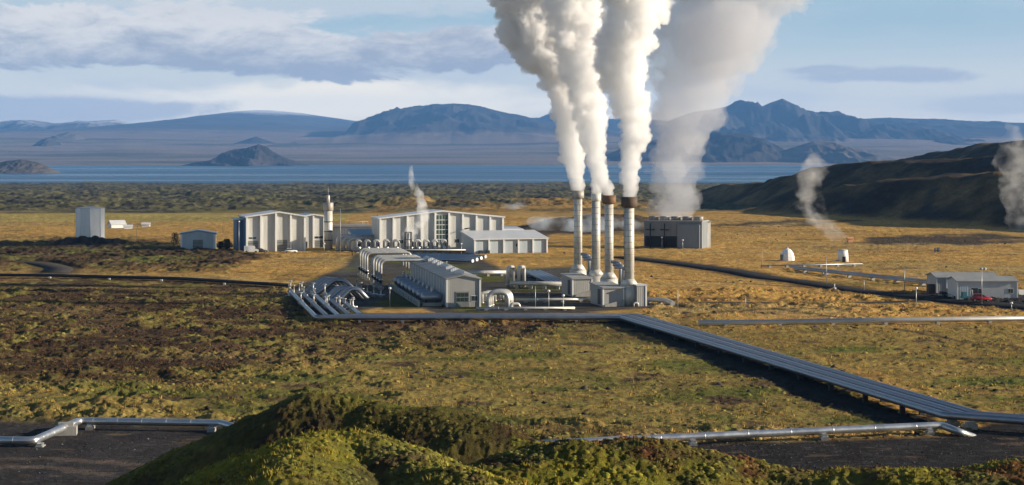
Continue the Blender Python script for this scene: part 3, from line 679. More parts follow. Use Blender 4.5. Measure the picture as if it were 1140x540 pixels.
# ------------------------------------------------------------------ buildings
SA = .30                                                # the plant's axes are turned by this much
def bay_hall(name, label, px, py, W, Dp, H, rise, bays, rz=SA, fin=.75, peak=.5, wall='clad_plain', side=None, cat='building', roof='roofw'):
    t = thing(name, label, cat, P(px, py), rz)
    pk = W*peak
    MB().prism([(0, 0), (W, 0), (W, H), (pk, H+rise), (0, H)], 0, Dp).build('wall', M[wall], t)
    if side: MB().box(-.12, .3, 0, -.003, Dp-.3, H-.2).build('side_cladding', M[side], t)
    o, th = .45, .45
    f = MB()
    sl = rise/pk; sr = rise/(W-pk)
    f.prism([(-o, H-o*sl+.004), (pk, H+rise+.004), (W+o, H-o*sr+.004), (W+o, H-o*sr+th), (pk, H+rise+th), (-o, H-o*sl+th)], -fin-.25, Dp+o)
    f.build('roof', M[roof], t)
    fr = MB()
    for k in range(bays+1):
        x = W*k/bays; x = min(max(x, .3), W-.3); h = H+(rise*(x/pk) if x < pk else rise*(W-x)/(W-pk))
        MB().box(x-.3, -fin, 0, x+.3, .002, h-.02).build('pilaster', M['white'], t)
    return t
def door(t, x, w, h, z=0.05, y=-.06, mat='door', name='roller_door', rails=3):
    d = MB(); d.box(x, y, z, x+w, .003, z+h)
    o = d.build(name, M[mat], t)
    r = MB()
    for k in range(1, rails+1):
        zz = z+h*k/(rails+1); r.box(x+.05, y-.04, zz-.05, x+w-.05, y+.001, zz+.05)
    if rails: r.build('panel_rail', M['dark'], o)
    return o
def window(t, x, z, w, h, y=-.05, frame='white'):
    o = MB().box(x-.1, y, z-.1, x+w+.1, .004, z+h+.1).build('window', M[frame], t)
    g = MB(); g.box(x, y-.02, z, x+w/2-.04, y+.002, z+h); g.box(x+w/2+.04, y-.02, z, x+w, y+.002, z+h)
    g.build('pane', M['glass'], o); return o

# turbine hall
Wt = 44.0
hall = bay_hall('turbine_hall', 'long pale hall with white pilasters and tall green glazing, largest building', 422, 280, Wt, 11, 11.0, 2.3, 9, fin=.75)
bw = Wt/9
g = MB().box(4*bw+.35, -.25, 2.2, 5*bw-.35, .004, 12.1).build('glazing', M['greenglass'], hall)
mm = MB()
for k in range(1, 6): mm.box(4*bw+.35, -.33, 2.2+k*1.65-.09, 5*bw-.35, -.252, 2.2+k*1.65+.09)
for k in range(1, 4): mm.box(4*bw+.35+k*(bw-.7)/4-.06, -.335, 2.2, 4*bw+.35+k*(bw-.7)/4+.06, -.253, 12.1)
mm.build('mullion', M['white'], g)
for k, x in ((1, 2.0), (5, 2.2), (6, 1.6), (7, 2.0)): window(hall, k*bw+x, 2.6, 1.5, 1.2)
MB().tube([(6.2*bw, -.2, 7.2), (6.2*bw, -2.2, 7.4)], .12, 8).tube([(6.2*bw-.9, -2.2, 7.4), (6.2*bw+1.4, -2.4, 7.7)], .2, 8).build('flood_lamp', M['dark'], hall)
# low extension with five bays, roof falling to the front
def lean_shed(name, label, px, py, W, Dp, Hf, Hb, bays, rz=SA, wall='shed', roof='roofw', fin=.6, cat='building', pil='white'):
    t = thing(name, label, cat, P(px, py), rz)
    MB().prism_x([(0, 0), (Dp, 0), (Dp, Hb), (0, Hf)], 0, W).build('wall', M[wall], t)
    s = (Hb-Hf)/Dp; th = .35; o = .4
    MB().prism_x([(-fin-.2, Hf-(fin+.2)*s+.004), (Dp+o, Hb+o*s+.004), (Dp+o, Hb+o*s+th), (-fin-.2, Hf-(fin+.2)*s+th)], -o, W+o).build('roof', M[roof], t)
    for k in range(bays+1):
        x = min(max(W*k/bays, .2), W-.2)
        MB().box(x-.22, -fin, 0, x+.22, .002, Hf-.02).build('pilaster', M[pil], t)
    return t
ext = lean_shed('workshop_extension', 'low five bay wing with pale sloping roof beside the turbine hall', 527.5, 282.5, 25.6, 15, 4.7, 6.6, 5)
MB().box(14.6, -.06, 2.2, 15.5, .003, 3.1).build('wall_vent', M['dark'], ext)
for x in (1.6, 4.0): MB().box(x, -1.2, 0, x+1.2, -.2, 1.1).build('cabinet', M['dark'], ext)
bx = lean_shed('link_building', 'small pale roofed link building at the right end of the turbine hall', 556, 276, 8.5, 10, 6.2, 6.9, 2, fin=.3)
# left hall
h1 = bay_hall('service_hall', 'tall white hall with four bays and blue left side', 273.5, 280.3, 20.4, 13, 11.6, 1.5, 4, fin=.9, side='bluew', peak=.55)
door(h1, .6, 3.6, 3.6); door(h1, 10.6, 3.6, 3.8); MB().box(14.9, -.07, 0, 15.9, .003, 2.2).build('door', M['dark'], h1)
window(h1, 1.0, 4.3, 2.6, .6)
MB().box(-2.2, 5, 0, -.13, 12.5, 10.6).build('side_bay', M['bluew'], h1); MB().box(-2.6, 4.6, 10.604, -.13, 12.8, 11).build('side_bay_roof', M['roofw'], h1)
h2 = bay_hall('annex_hall', 'narrow cream hall set back to the right of the white hall', 336, 276, 8.2, 14, 10.8, .7, 2, fin=.5)
door(h2, 4.6, 3.2, 2.6, mat='door'); MB().box(.9, -.07, 0, 2.0, .003, 2.2).build('door', M['dark'], h2); window(h2, 4.4, 3.2, 3.2, .8)
# grey flue tower
ft = thing('flue_tower', 'grey cylindrical steel flue with wider head between the halls', 'chimney', P(365.5, 277.5))
MB().lathe([(1.45, 0), (1.45, 13.2)], n=20).build('shaft', M['steel'], ft)
MB().lathe([(1.45, 13.2), (1.75, 13.5), (1.75, 16.0), (1.5, 16.2)], n=8).build('head', M['capg'], ft)
MB().lathe([(.5, 16.2), (.5, 18.6), (.3, 18.7)], n=12).build('spout', M['steel'], ft)
for z in (3, 6, 9.4): MB().lathe([(1.52, z), (1.52, z+.3)], n=20).build('ring', M['dark'], ft)
MB().tube([(0, 0, 18.6), (0, 0, 21.5)], .06, 6).build('lightning_rod', M['pole'], ft)
# dark block and blue roofed entrance
dk = thing('plant_block', 'dark low block with flat roof behind the bent ducts', 'building', P(369, 272.5), SA)
MB().box(0, 0, 0, 15, 10, 6.4).build('wall', M['darkclad'], dk); MB().box(-.3, -.3, 6.404, 15.3, 10.3, 6.9).build('roof', M['roofg'], dk)
rl = MB()
for k in range(7): rl.tube([(1+k*2.1, .2, 6.9), (1+k*2.1, .2, 8.2)], .06, 6)
rl.tube([(1, .2, 8.2), (13.6, .2, 8.2)], .06, 6); rl.build('railing', M['pole'], dk)
en = lean_shed('entrance_building', 'small white building with blue roof left of the turbine hall', 394, 279, 8.3, 9, 5.0, 6.6, 2, wall='clad_plain', roof='bluer', fin=.4)
MB().box(1.2, -.07, 0, 2.4, .003, 2.2).build('door', M['dark'], en)
# blue shed, tank, far farm
sh = bay_hall('blue_shed', 'small pale blue shed with grey door, by the dark bush', 201, 278.2, 11.8, 9, 5.3, 1.0, 1, rz=.12, fin=.02, wall='shed', roof='bluer', cat='shed')
door(sh, 4.2, 3.4, 3.4, rails=2)
tk = thing('water_tank', 'white eight sided water tank on a dark mound', 'tank', (P(100.5, 270.5).x, P(100.5, 270.5).y, 1.0))
MB().lathe([(5.15, 0), (5.15, 11.7)], n=8, smooth=False, a0=.22).build('wall', M['white'], tk)
MB().lathe([(5.3, 11.702), (5.3, 12.0), (.6, 12.5)], n=8, smooth=False, a0=.22).build('roof', M['roofw'], tk)
sm = MB()
for k in range(8):
    a = .22+k*PI/4; sm.lathe([(.16, .0), (.16, 11.7)], (5.12*math.cos(a), 5.12*math.sin(a), 0), 6)
sm.build('corner_trim', M['white'], tk)
def gable_house(name, label, px, py, W, Dp, H, rise, rz, wall='white', roof='roofg', cat='house', z=None):
    p = P(px, py); t = thing(name, label, cat, (p.x, p.y, gz(p.x, p.y)-.1), rz)
    MB().prism_x([(0, 0), (Dp, 0), (Dp, H), (Dp/2, H+rise), (0, H)], 0, W).build('wall', M[wall], t)
    s = rise/(Dp/2); o = .3; th = .2
    MB().prism_x([(-o, H-o*s+.004), (Dp/2, H+rise+.004), (Dp+o, H-o*s+.004), (Dp+o, H-o*s+th), (Dp/2, H+rise+th), (-o, H-o*s+th)], -o, W+o).build('roof', M[roof], t)
    return t
fm = gable_house('farm_barn', 'small white barn with pale grey roof far out on the plain', 124, 254.5, 6.5, 5, 1.7, 1.5, .5, roof='roofw', cat='barn')
fm2 = gable_house('farm_hut', 'tiny white hut on the plain right of the white barn', 158, 252.6, 3.4, 2.5, 1.2, .6, .1, roof='roofw', cat='hut')
fm3 = gable_house('barn_wing', 'low white lean wing joined to the right of the barn', 138, 255, 3.6, 3.0, 1.0, .6, .25, roof='roofw', cat='barn')

# steam separator hall
SR = -.0
ph = P(497.5, 342); sp = thing('separator_hall', 'long grey shed with row of roof vents and glazed end door', 'building', ph, .175)
Ls = 66; Ws = 7.4; Hs = 6.1
MB().prism([(0, 0), (Ws, 0), (Ws, Hs), (Ws/2, Hs+.75), (0, Hs)], 0, Ls).build('wall', M['greyclad'], sp)
s_ = .75/(Ws/2)
MB().prism([(-.35, Hs-.35*s_+.004), (Ws/2, Hs+.754), (Ws+.35, Hs-.35*s_+.004), (Ws+.35, Hs-.35*s_+.3), (Ws/2, Hs+1.05), (-.35, Hs-.35*s_+.3)], -.35, Ls+.3).build('roof', M['roofg'], sp)
for x in (0, Ws): MB().box(x-.2, -.22, 0, x+.2, .003, Hs-.08).build('corner_post', M['white'], sp)
dd = MB().box(2.0, -.1, 0, 4.9, .003, 3.4).build('door', M['door'], sp)
pn = MB()
for i in range(3):
    for j in range(2): pn.box(2.2+i*.9, -.13, 1.2+j*1.05, 2.95+i*.9, -.098, 2.05+j*1.05)
pn.build('pane', M['glass'], dd)
window(sp, 5.5, 1.3, 1.3, 1.1)
for k in range(8):
    y = 5+k*7.9
    v = MB().prism([(Ws/2-.9, Hs+.7), (Ws/2+.9, Hs+.7), (Ws/2+.9, Hs+1.45), (Ws/2, Hs+1.85), (Ws/2-.9, Hs+1.45)], y, y+1.9).build('roof_vent', M['roofw'], sp)
for k in range(14):
    y = 2+k*4.75; MB().box(-.12, y, .1, .002, y+.35, Hs-.15).build('wall_rib', M['white'], sp)
# separators beside the hall
dr = thing('moisture_separator', 'dark horizontal steel drum on a plinth beside the grey shed', 'separator', (0, 0, 0), .175, 'separator drums along the grey shed')
MB().lathe([(.15, -5.3), (.8, -5.1), (1.1, -4.6), (1.1, -1.0), (.8, -.5), (.15, -.35)], (0, 0, 2.0), 18, 'x').build('drum', M['pipe'], dr)
MB().box(-5.0, -1.0, .0, -.7, 1.0, .75).build('plinth', M['conc'], dr)
for x in (-4.2, -1.6): MB().box(x-.2, -.9, .752, x+.2, .9, 1.35).build('saddle', M['dark'], dr)
MB().tube([(-2.8, 0, 2.8), (-2.8, 0, 4.2)], .3, 10).build('inlet', M['pipew'], dr)
ax = Vector((-math.sin(.175), math.cos(.175), 0)); pd = Vector((math.cos(.175), math.sin(.175), 0))
for k in range(8):
    p = ph+ax*(4+k*7.6)
    if k: dup(dr, p)
    else: dr.location = p
wl = thing('retaining_wall', 'low concrete wall along the separator drums', 'wall', ph+pd*-5.9, .175)
MB().box(-.2, 2, 0, .2, Ls-4, 1.25).build('wall', M['conc'], wl)
for k in range(12): MB().box(-.38, 4+k*5.0, 0, -.203, 4.5+k*5.0, 1.2).build('buttress', M['conc'], wl)

# pipes lifted over the yard
def pipe_thing(name, label, cat, pts, r, mat='pipew', bend=1.2, group=None, bands=0.0, supports=None, n=12, origin=None, rings=True):
    o = Vector(pts[0]) if origin is None else Vector(origin); o = Vector((o.x, o.y, 0))
    t = thing(name, label, cat, o, 0, group)
    MB().tube([Vector(p)-o for p in pts], r, n, bend, True, bands).build('pipe', M[mat], t)
    return t, o
gA = P(424, 322.5); lenB = 11.6
for s in range(2):
    for k in range(4):
        base = gA+ax*((k*6.2) if s == 0 else (35+k*6.2))
        if s == 0: lab = 'raised inverted U pipe of the nearer set crossing to the grey shed'
        else: lab = 'raised inverted U pipe of the farther set crossing to the grey shed'
        e = base+Vector((lenB, 2.0, 0))
        t, o = pipe_thing('steam_pipe', lab, 'pipe', [base, base+Vector((0, 0, 7.2)), e+Vector((0, 0, 7.2)), e+Vector((0, 0, 2.6))], .36, 'pipew', 1.4, 'raised pipes of the %s set' % ('nearer' if s == 0 else 'farther'))
        MB().box(-.7, -.7, -.05, .7, .7, .6).build('footing', M['conc'], t)
        MB().lathe([(.55, 1.6), (.55, 1.9)], n=12).lathe([(.55, 2.3), (.55, 2.6)], n=12).build('flange', M['galv'], t)
        MB().tube([(0, 0, 2.0), (0, -1.1, 2.0)], .18, 8).lathe([(.45, 0), (.45, .08)], (0, -1.1, 2.0), 12, 'y').build('valve', M['dark'], t)
# humped bundles left of them
for s, (a, b, c, d_) in enumerate((((352, 330), (373, 330), (383, 330), (396, 330)), ((374, 340), (391, 340), (399, 340), (410, 340)))):
    for k in range(4):
        off = Vector((-1.15*k, 1.6*k+(0), 0))
        pa, pb, pc, pd2 = [P(q[0], q[1])+off for q in (a, b, c, d_)]
        top = 3.9 if s == 0 else 3.7
        z0 = Vector((0, 0, .9)); zt = Vector((0, 0, top))
        t, o = pipe_thing('hump_pipe', 'blue grey pipe of the %s humped bundle rising over the track' % ('far' if s == 0 else 'near'), 'pipe',
                          [pa+z0, pa+z0+(pb-pa)*.12, pb+zt, pc+zt*.97, pd2+Vector((0, 0, 1.3))], .5, 'pipe', 1.8, 'pipes of the %s humped bundle' % ('far' if s == 0 else 'near'))
        MB().box(-.6, -.5, -.1, .6, .5, .55).build('footing', M['conc'], t)

# the five main pipes: from the left corner along the front, then down to the lower right
vals = []
OFFS = (0, 1.1, 2.4, 3.5, 4.7)
cornerR = P(687, 352.5, 1.1); cornerL = P(352, 353.5, 1.1)
endR = P(1062, 466, 1.35)
dR = (endR-cornerR); dR.z = 0; dR.normalize(); ZE = 1.35; nR = Vector((-dR.y, dR.x, 0))
if nR.x < 0: nR = -nR
dirL = (P(322, 323, 1.1)-cornerL); dirL.z = 0; dirL.normalize()
LEN_R = (endR-cornerR).length
for k in range(5):
    y0 = cornerL.y+OFFS[k]
    fl = Vector((cornerL.x+2.15*k, y0, 1.1))
    d = nR*OFFS[k]
    # corner where the front run (y = y0) meets the right run offset by d
    q = cornerR+d; tt = (y0+.0-q.y)/dR.y; cr = Vector((q.x+dR.x*tt, y0, 1.1))
    bl = fl+dirL*(72-5*k)
    er = q+dR*(LEN_R+ (30 if k else 0))
    er2 = None
    tail = [er+Vector((0, 0, .1))]
    if k:
        b1 = q+dR*(LEN_R-2); b2 = b1+Vector((26, -15, 0)); tail = [Vector((b1.x, b1.y, ZE)), Vector((b2.x, b2.y, ZE)), Vector((b2.x+20, b2.y-10.5, ZE))]
    else:
        b1 = q+dR*(LEN_R-3); b2 = b1+Vector((26, -15, 0)); tail = [Vector((b1.x, b1.y, ZE)), Vector((b2.x, b2.y, ZE)), Vector((b2.x+20, b2.y-10.5, ZE))]
    zq = cr+(tail[0]-cr)*.3; pts = [bl, fl, cr, Vector((zq.x, zq.y, 1.3))]+tail
    lab = ['nearest of the five main pipes, brightest along the front edge', 'second of the five main pipes counting from the front edge', 'middle one of the five main pipes running to the lower right',
           'fourth of the five main pipes counting from the front edge', 'rearmost of the five main pipes, farthest from the painted shadow strip'][k]
    t, o = pipe_thing('main_pipeline', lab, 'pipeline', pts, .48, 'pipe' if k in (0, 2, 4) else 'piped', 1.6, 'five main pipes running side by side', bands=0, n=14)
    if k in (0, 2, 4):
        L = (cr-pts[3]).length
        for i in range(1, 12):
            u = i/12; c = cr+(pts[4]-cr)*u-o; zz = (1.1+.2*u/.3 if u < .3 else 1.3+.05*(u-.3)/.7)-.35
            sb = MB(); sb.box(-.18, -.35, -.5, .18, .35, zz)
            ob = sb.build('support', M['dark'], t); ob.location = (c.x, c.y, 0); ob.rotation_euler = (0, 0, math.atan2(dR.y, dR.x))
        for i in range(1, 7):
            c = fl+(cr-fl)*(i/7)-o
            ob = MB().box(-.25, -.4, -.5, .25, .4, .6).build('support', M['conc'], t); ob.location = (c.x, c.y, 0)
    # valve spindles at the far left end
    for j, (u, hgt) in enumerate(((.99, 2.4), (.55-.06*k, 2.0))):
        c = fl+(bl-fl)*u-o
        sv = MB(); sv.tube([(0, 0, .3), (0, 0, hgt)], .16, 8).lathe([(.5, 0), (.5, .1)], (0, 0, hgt), 12).lathe([(.66, -.2), (.66, .0)], (0, 0, 0), 14, 'y')
        ob = sv.build('valve', M['pipew'], t); ob.location = (c.x, c.y, 1.1)
# valve cluster things at the left end
vt = thing('valve_assembly', 'upright pale valve spindle among the pipes left of the yard', 'valve', (0, 0, 0), 0, 'valve spindles at the left pipe ends')
MB().lathe([(.30, 0), (.30, .7), (.16, .9), (.16, 2.3), (.34, 2.35), (.34, 2.5)], n=10).build('spindle', M['pipew'], vt)
MB().lathe([(.55, .5), (.55, .65)], n=12).build('flange', M['galv'], vt)
MB().tube([(-1.0, 0, .45), (1.0, 0, .45)], .26, 10).build('body', M['pipe'], vt)
MB().box(-.5, -.5, -.3, .5, .5, .18).build('footing', M['conc'], vt)
first = True
for (px, py) in ((322, 332), (327, 329), (333, 327), (338, 331), (346, 330), (350, 333), (362, 343), (366, 341), (374, 344), (377, 342), (384, 345), (390, 346), (393, 344), (397, 322), (402, 326), (409, 328), (416, 330), (404, 333), (424, 331)):
    p = P(px, py); p.z = 0
    if first: vt.location = p; first = False
    else: dup(vt, p)

# inverted U pipes, loop, ducts, long pale pipes
for k, (px, lab) in enumerate(((565.5, 'left one of two slim inverted U pipes beside the long pale duct'), (577.5, 'right one of two slim inverted U pipes beside the long pale duct'))):
    a = P(px, 320.5); b = a+Vector((1.35, 3.5, 0))
    t, o = pipe_thing('expansion_loop', lab, 'pipe', [a, a+Vector((0, 0, 5.1)), b+Vector((0, 0, 5.1)), b], .45, 'pipew', .9, 'slim inverted U pipes')
    MB().lathe([(.62, .8), (.62, 1.0)], n=12).build('flange', M['galv'], t)
lp = P(543.5, 344); 
for k in range(3):
    a = lp+Vector((.35*k, 1.9*k, 0)); b = a+Vector((4.3, .3, 0))
    lab = ['large round pipe loop at the right end of the grey shed, nearest', 'pipe loop just behind the nearest round loop by the grey shed', 'rearmost of the three round pipe loops by the grey shed'][k]
    t, o = pipe_thing('pipe_loop', lab, 'pipe', [a, a+Vector((0, 0, 3.6)), b+Vector((0, 0, 3.6)), b], .52, 'pipew', 2.1, 'round pipe loops')
    MB().lathe([(.68, .5), (.68, .7)], n=14).build('flange', M['galv'], t)
for px, py, rr, hh in ((536.5, 338, .4, 2.4), (540.5, 336, .4, 2.2), (551, 336, .35, 2.5), (557, 335, .3, 2.0), (569, 344.5, .35, 1.2)):
    a = P(px, py)
    t, o = pipe_thing('bent_pipe', 'short bent pipe among the fittings right of the grey shed', 'pipe', [a, a+Vector((0, 0, hh)), a+Vector((1.6, .5, hh)), a+Vector((1.9, .6, .2))], rr, 'pipew', .6, 'short bent pipes right of the grey shed')
    MB().lathe([(rr*1.4, .2), (rr*1.4, .35)], n=12).build('flange', M['galv'], t)
def long_pipe(name, label, a, b, r, mat, z=1.0, bands=6.0, nsup=5, group=None, cat='pipe', extra=None, sup='conc', hs=.35):
    a = Vector((a.x, a.y, z)); b = Vector((b.x, b.y, z)); pts = [a, b]+([Vector(e) for e in extra] if extra else [])
    t, o = pipe_thing(name, label, cat, pts, r, mat, 1.4, group, bands, n=14)
    ang = math.atan2(b.y-a.y, b.x-a.x)
    for i in range(nsup):
        c = a+(b-a)*((i+.5)/nsup); g0 = gz(c.x, c.y)
        ob = MB().box(-hs, -.5, g0-.6, hs, .5, z-r+.12).build('support', M[sup], t); ob.location = (c.x-o.x, c.y-o.y, 0); ob.rotation_euler = (0, 0, ang)
    return t
long_pipe('pale_duct', 'long pale duct running from the U pipes to the vented blocks', P(568, 321), P(629, 322), .55, 'pipew', 1.3, 8, 4)
long_pipe('pale_duct', 'grey duct lying behind the U pipes toward the shed', P(520, 308), P(566, 307), .6, 'pipew', 1.0, 8, 3)
for k in range(4):
    a = P(585+5.2*k, 306); b = P(615+5.2*k, 319)
    long_pipe('yard_pipe', 'blue grey pipe of the slanting bundle behind the long pale duct', a, b, .5, 'pipe', .9, 7, 3, 'slanting pipes behind the pale duct')
for k in range(4):
    a = P(452, 291-1.5*k); b = P(505+5*k, 292.5-1.6*k)
    long_pipe('yard_pipe', 'grey pipe of the flat bundle between shed roof and turbine hall', a, b, .55, 'pipe', .9, 7, 3, 'flat bundle before the turbine hall', extra=[(b.x+6, b.y-6, .9)])
long_pipe('yard_pipe', 'pale pipe lying across the dark yard below the blocks', P(575, 337), P(657, 336), .35, 'pipew', .6, 8, 4)
long_pipe('yard_pipe', 'thin pale pipe along the yard edge by the front pipes', P(530, 346.0), P(640, 345.5), .3, 'pipew', .5, 8, 5)
long_pipe('stub_pipe', 'pale pipe stub ending in the grass right of the stacks', P(716, 337), P(741, 338.5), .55, 'pipew', .8, 0, 2, extra=[tuple(P(749, 341)+Vector((0, 0, .6)))])

# far right pipe, foreground pipes
long_pipe('branch_pipe', 'long single grey pipe crossing the gold grass at right', P(778, 365.2), P(1300, 358), .52, 'pipew', 1.0, 0, 9, cat='pipeline')
a0 = P(660, 494, 1.0)
def field_pipe(name, label, pts, r, sups, cat='pipeline', bands=3.1):
    t, o = pipe_thing(name, label, cat, pts, r, 'galv', 1.1, None, bands, n=20)
    for (c, ang) in sups:
        g0 = gz(c.x, c.y)
        zt = c.z-r
        ob = MB().box(-.45, -.75, g0-.5-c.z, .45, .75, -r-.18).build('support', M['conc'], t); ob.location = (c.x-o.x, c.y-o.y, c.z); ob.rotation_euler = (0, 0, ang)
        MB().box(-.3, -.6, -r-.18, .3, .6, -r+.1).build('saddle', M['galv'], ob)
    return t
Yr = 238.0
r0 = P(655, 491.5, 1.0); r1 = P(1048, 473.5, 1.1); r2 = P(1068, 481, .5); r3 = P(1084, 487, -.4)
field_pipe('well_pipe', 'shiny foreground pipe on concrete blocks before the dark gravel slope', [P(560, 496, 1.0), r0, r1, r2, r3], .46,
           [(r0+(r1-r0)*.285, .03), (r0+(r1-r0)*.655, .03), (r0+(r1-r0)*.965, .03)], bands=5.5)
YL = 234
l0 = P(-60, 489.5, .8); l1 = P(38, 490.5, .8); l2 = P(88, 468.5, 1.2); l3 = P(245, 471, 1.2); l4 = P(261, 475.5, .9); l5 = P(272, 486, .3)
field_pipe('well_pipe', 'shiny kinked foreground pipe above the dark gravel pad at left', [l0, l1, l2, l3, l4, l5], .46,
           [(l1+(l0-l1)*-.0+Vector((.6, .5, 0)), 0), (l2+(l3-l2)*.08, 0), (l2+(l3-l2)*.94, 0)])
blk = thing('concrete_block', 'pale concrete anchor block under the kinked pipe', 'block', (l1+(l2-l1)*.70)*1.0, .15)
blk.location.z = 0; MB().box(-1.3, -1.0, -.3, 1.3, .9, 1.15).build('block', M['conc'], blk); MB().box(-.9, -.5, 1.152, .9, .4, 1.6).build('saddle', M['conc'], blk)
for px, py in ((1060, 474), (1080, 477)):
    p = P(px, py); b = thing('concrete_block', 'grey concrete anchor block under the main pipes, %s' % ('left one' if px < 1070 else 'right one'), 'block', (p.x, p.y, 0), .5)
    MB().box(-.8, -.5, -.4, .8, .5, .55).build('block', M['conc'], b); MB().box(-.6, -.3, .552, .6, .3, .8).build('saddle', M['conc'], b)
# far left dark pipe
pl = [P(-60, 308.5), P(60, 309.5), P(200, 313), P(322, 320.5)]
t, o = pipe_thing('heath_pipe', 'dark pipe crossing the heath at left on white feet', 'pipeline', [p+Vector((0, 0, .7)) for p in pl], .42, 'dark', 1.5, None, 0, n=10)
for px, py in ((56, 310), (122, 311.7), (180, 313), (250, 317)):
    c = P(px, py); ob = MB().box(-.3, -.4, -.4, .3, .3, .5).build('support', M['stone'], t); ob.location = (c.x-o.x, c.y-.55-o.y, 0)

# ------------------------------------------------------------------ stacks and silencer blocks
def stack(label, px, Y, Htop, rs, rc, capmat, z0=6.0, caph=1.7, rb=2.1):
    x = (px-CX)*Y/F
    t = thing('steam_stack', label, 'chimney', (x, Y, 0), random.uniform(0, 6), 'four tall steam stacks')
    MB().lathe([(rb, 0), (rb, z0-1.5)], n=28).build('drum', M['steel'], t)
    MB().lathe([(rb, z0-1.498), (rs, z0)], n=28).build('cone', M['steel'], t)
    MB().lathe([(rs, z0), (rs, Htop-caph+.05)], n=28).build('shaft', M['steel'], t)
    sm = MB()
    z = z0+1.3
    while z < Htop-caph-.5: sm.lathe([(rs+.035, z), (rs+.035, z+.09)], n=28); z += 1.35
    sm.build('seam_ring', M['capg'], t)
    c = MB(); c.lathe([(rc*.82, Htop-caph-.3), (rc, Htop-caph), (rc, Htop), (rc-.22, Htop+.002), (rc-.24, Htop-1.0)], n=28); c.build('cap', M[capmat], t)
    lx = rs+.12; ld = MB()
    ld.tube([(-lx, -.2, 0), (-lx, -.2, Htop-caph)], .04, 5).tube([(-lx, .2, 0), (-lx, .2, Htop-caph)], .04, 5)
    ob = ld.build('ladder', M['dark'], t)
    return t
S1 = stack('leftmost steam stack with a grey brown rim', 643.5, 478, 24.4, 1.03, 1.5, 'capg')
S2 = stack('second steam stack from the left with narrow pale rim', 663.5, 457, 24.2, 1.03, 1.2, 'steel')
S3 = stack('third steam stack from the left with orange rusty rim', 678, 447, 24.0, 1.03, 1.62, 'rust')
S4 = stack('rightmost and nearest steam stack with dark brown rim', 700.5, 425, 24.2, 1.1, 1.82, 'rustd', caph=2.1)
def silencer(label, px, py, W, Dp, H):
    t = thing('silencer_block', label, 'silencer', P(px, py), .24, 'grey silencer blocks')
    MB().prism_x([(0, 0), (Dp, 0), (Dp, H+.5), (0, H)], 0, W).build('wall', M['greyclad'], t)
    MB().prism_x([(-.3, H+.004), (Dp+.2, H+.52), (Dp+.2, H+.8), (-.3, H+.28)], -.3, W+.3).build('roof', M['roofg'], t)
    MB().prism([(.25, -.02), (W-.1, -.02), (W-.1, 1.5), (.25, .45)], -.5, .003).build('ramp', M['conc'], t)  # added wedge, shaped like the shadow across the front wall
    for x in (0, W): MB().box(x-.14, -.1, 0, x+.14, .002, H-.02).build('corner_post', M['white'], t)
    MB().box(-.06, 2.0, .3, .003, 4.2, H-.3).build('door', M['dark'], t)
    return t
silencer('nearer grey silencer block beside the rightmost stack', 671.5, 341.5, 4.7, 10, 4.0)
silencer('farther grey silencer block left of the second stack', 637.5, 330.5, 4.7, 10, 4.1)
p = P(709, 341.5); bb = thing('silencer_block', 'narrow grey block with pale edges right of the nearest stack', 'silencer', p, .24)
MB().box(0, 0, 0, 2.2, 4.5, 4.6).build('wall', M['greyclad'], bb); MB().box(-.15, -.15, 4.604, 2.4, 4.6, 4.85).build('roof', M['roofw'], bb)
MB().box(1.95, -.12, 0, 2.3, .003, 4.5).build('corner_post', M['white'], bb)
MB().tube([(-.9, -.6, .1), (-.9, -.6, .9), (.1, -.5, .9), (.1, -.5, .1)], .2, 10, .4).build('drain_pipe', M['pipew'], bb)
for j, (px, Y, lab) in enumerate(((646.5, 468, 'left'), (680.5, 436, 'right'))):
    for k in range(3):
        x = (px-CX)*Y/F; a = Vector((x+.35*k, Y-1.1*k+1, 9.0-.55*k)); e = a+Vector((2.1+.25*k, -.4, 0))
        t, o = pipe_thing('bent_duct', 'bent duct dropping beside the %s pair of stacks' % lab, 'duct', [a, e, Vector((e.x, e.y, .2))], .36, 'pipe', 1.3, 'bent ducts of the %s pair of stacks' % lab)
        MB().lathe([(.6, 0), (.6, .25)], (e.x-o.x, e.y-o.y, .4), 14).build('flange', M['galv'], t)

# ------------------------------------------------------------------ pipework before the turbine hall
xu = thing('heat_exchanger', 'pale looped pipe unit in the row before the turbine hall', 'heat exchanger', (0, 0, 0), SA, 'looped pipe units before the turbine hall')
for k in range(2):
    MB().tube([(-.9+.15*k, -.9*k, 0), (-.9+.15*k, -.9*k, 4.3-.3*k), (.75, -.9*k, 4.3-.3*k), (.75, -.9*k, 0)], .26, 10, .7).build('loop', M['pipew'], xu)
MB().lathe([(.1, -1.6), (.6, -1.5), (.6, 1.2), (.1, 1.3)], (0, 0, 1.6), 14, 'y').build('drum', M['galv'], xu)
MB().box(-.9, -1.4, 0, .9, 1.1, .35).build('plinth', M['conc'], xu)
for y in (-1, .8): MB().box(-.45, y-.1, .352, .45, y+.1, 1.1).build('saddle', M['dark'], xu)
MB().tube([(.35, -1.2, 0), (.35, -1.2, 3.3)], .2, 8).build('riser', M['dark'], xu)
first = True
for px in (399, 409, 419, 430, 441, 457, 465, 474.5, 484, 494):
    p = P(px, 281.3)
    if first: xu.location = p; first = False
    else: dup(xu, p)
rk = thing('pipe_rack', 'long low pipe rack of dark posts before the turbine hall', 'pipe rack', P(392, 284.5), .02)
MB().box(0, -.5, 1.25, 37, .5, 1.55).build('deck', M['dark'], rk)
for x in range(0, 38, 4): MB().box(x-.12, -.4, 0, x+.12, .4, 1.248).build('post', M['dark'], rk)
rr = MB()
for z, y in ((1.8, -.3), (1.8, .3)): rr.tube([(0, y, z), (37, y, z)], .22, 8)
rr.build('pipe', M['pipew'], rk)
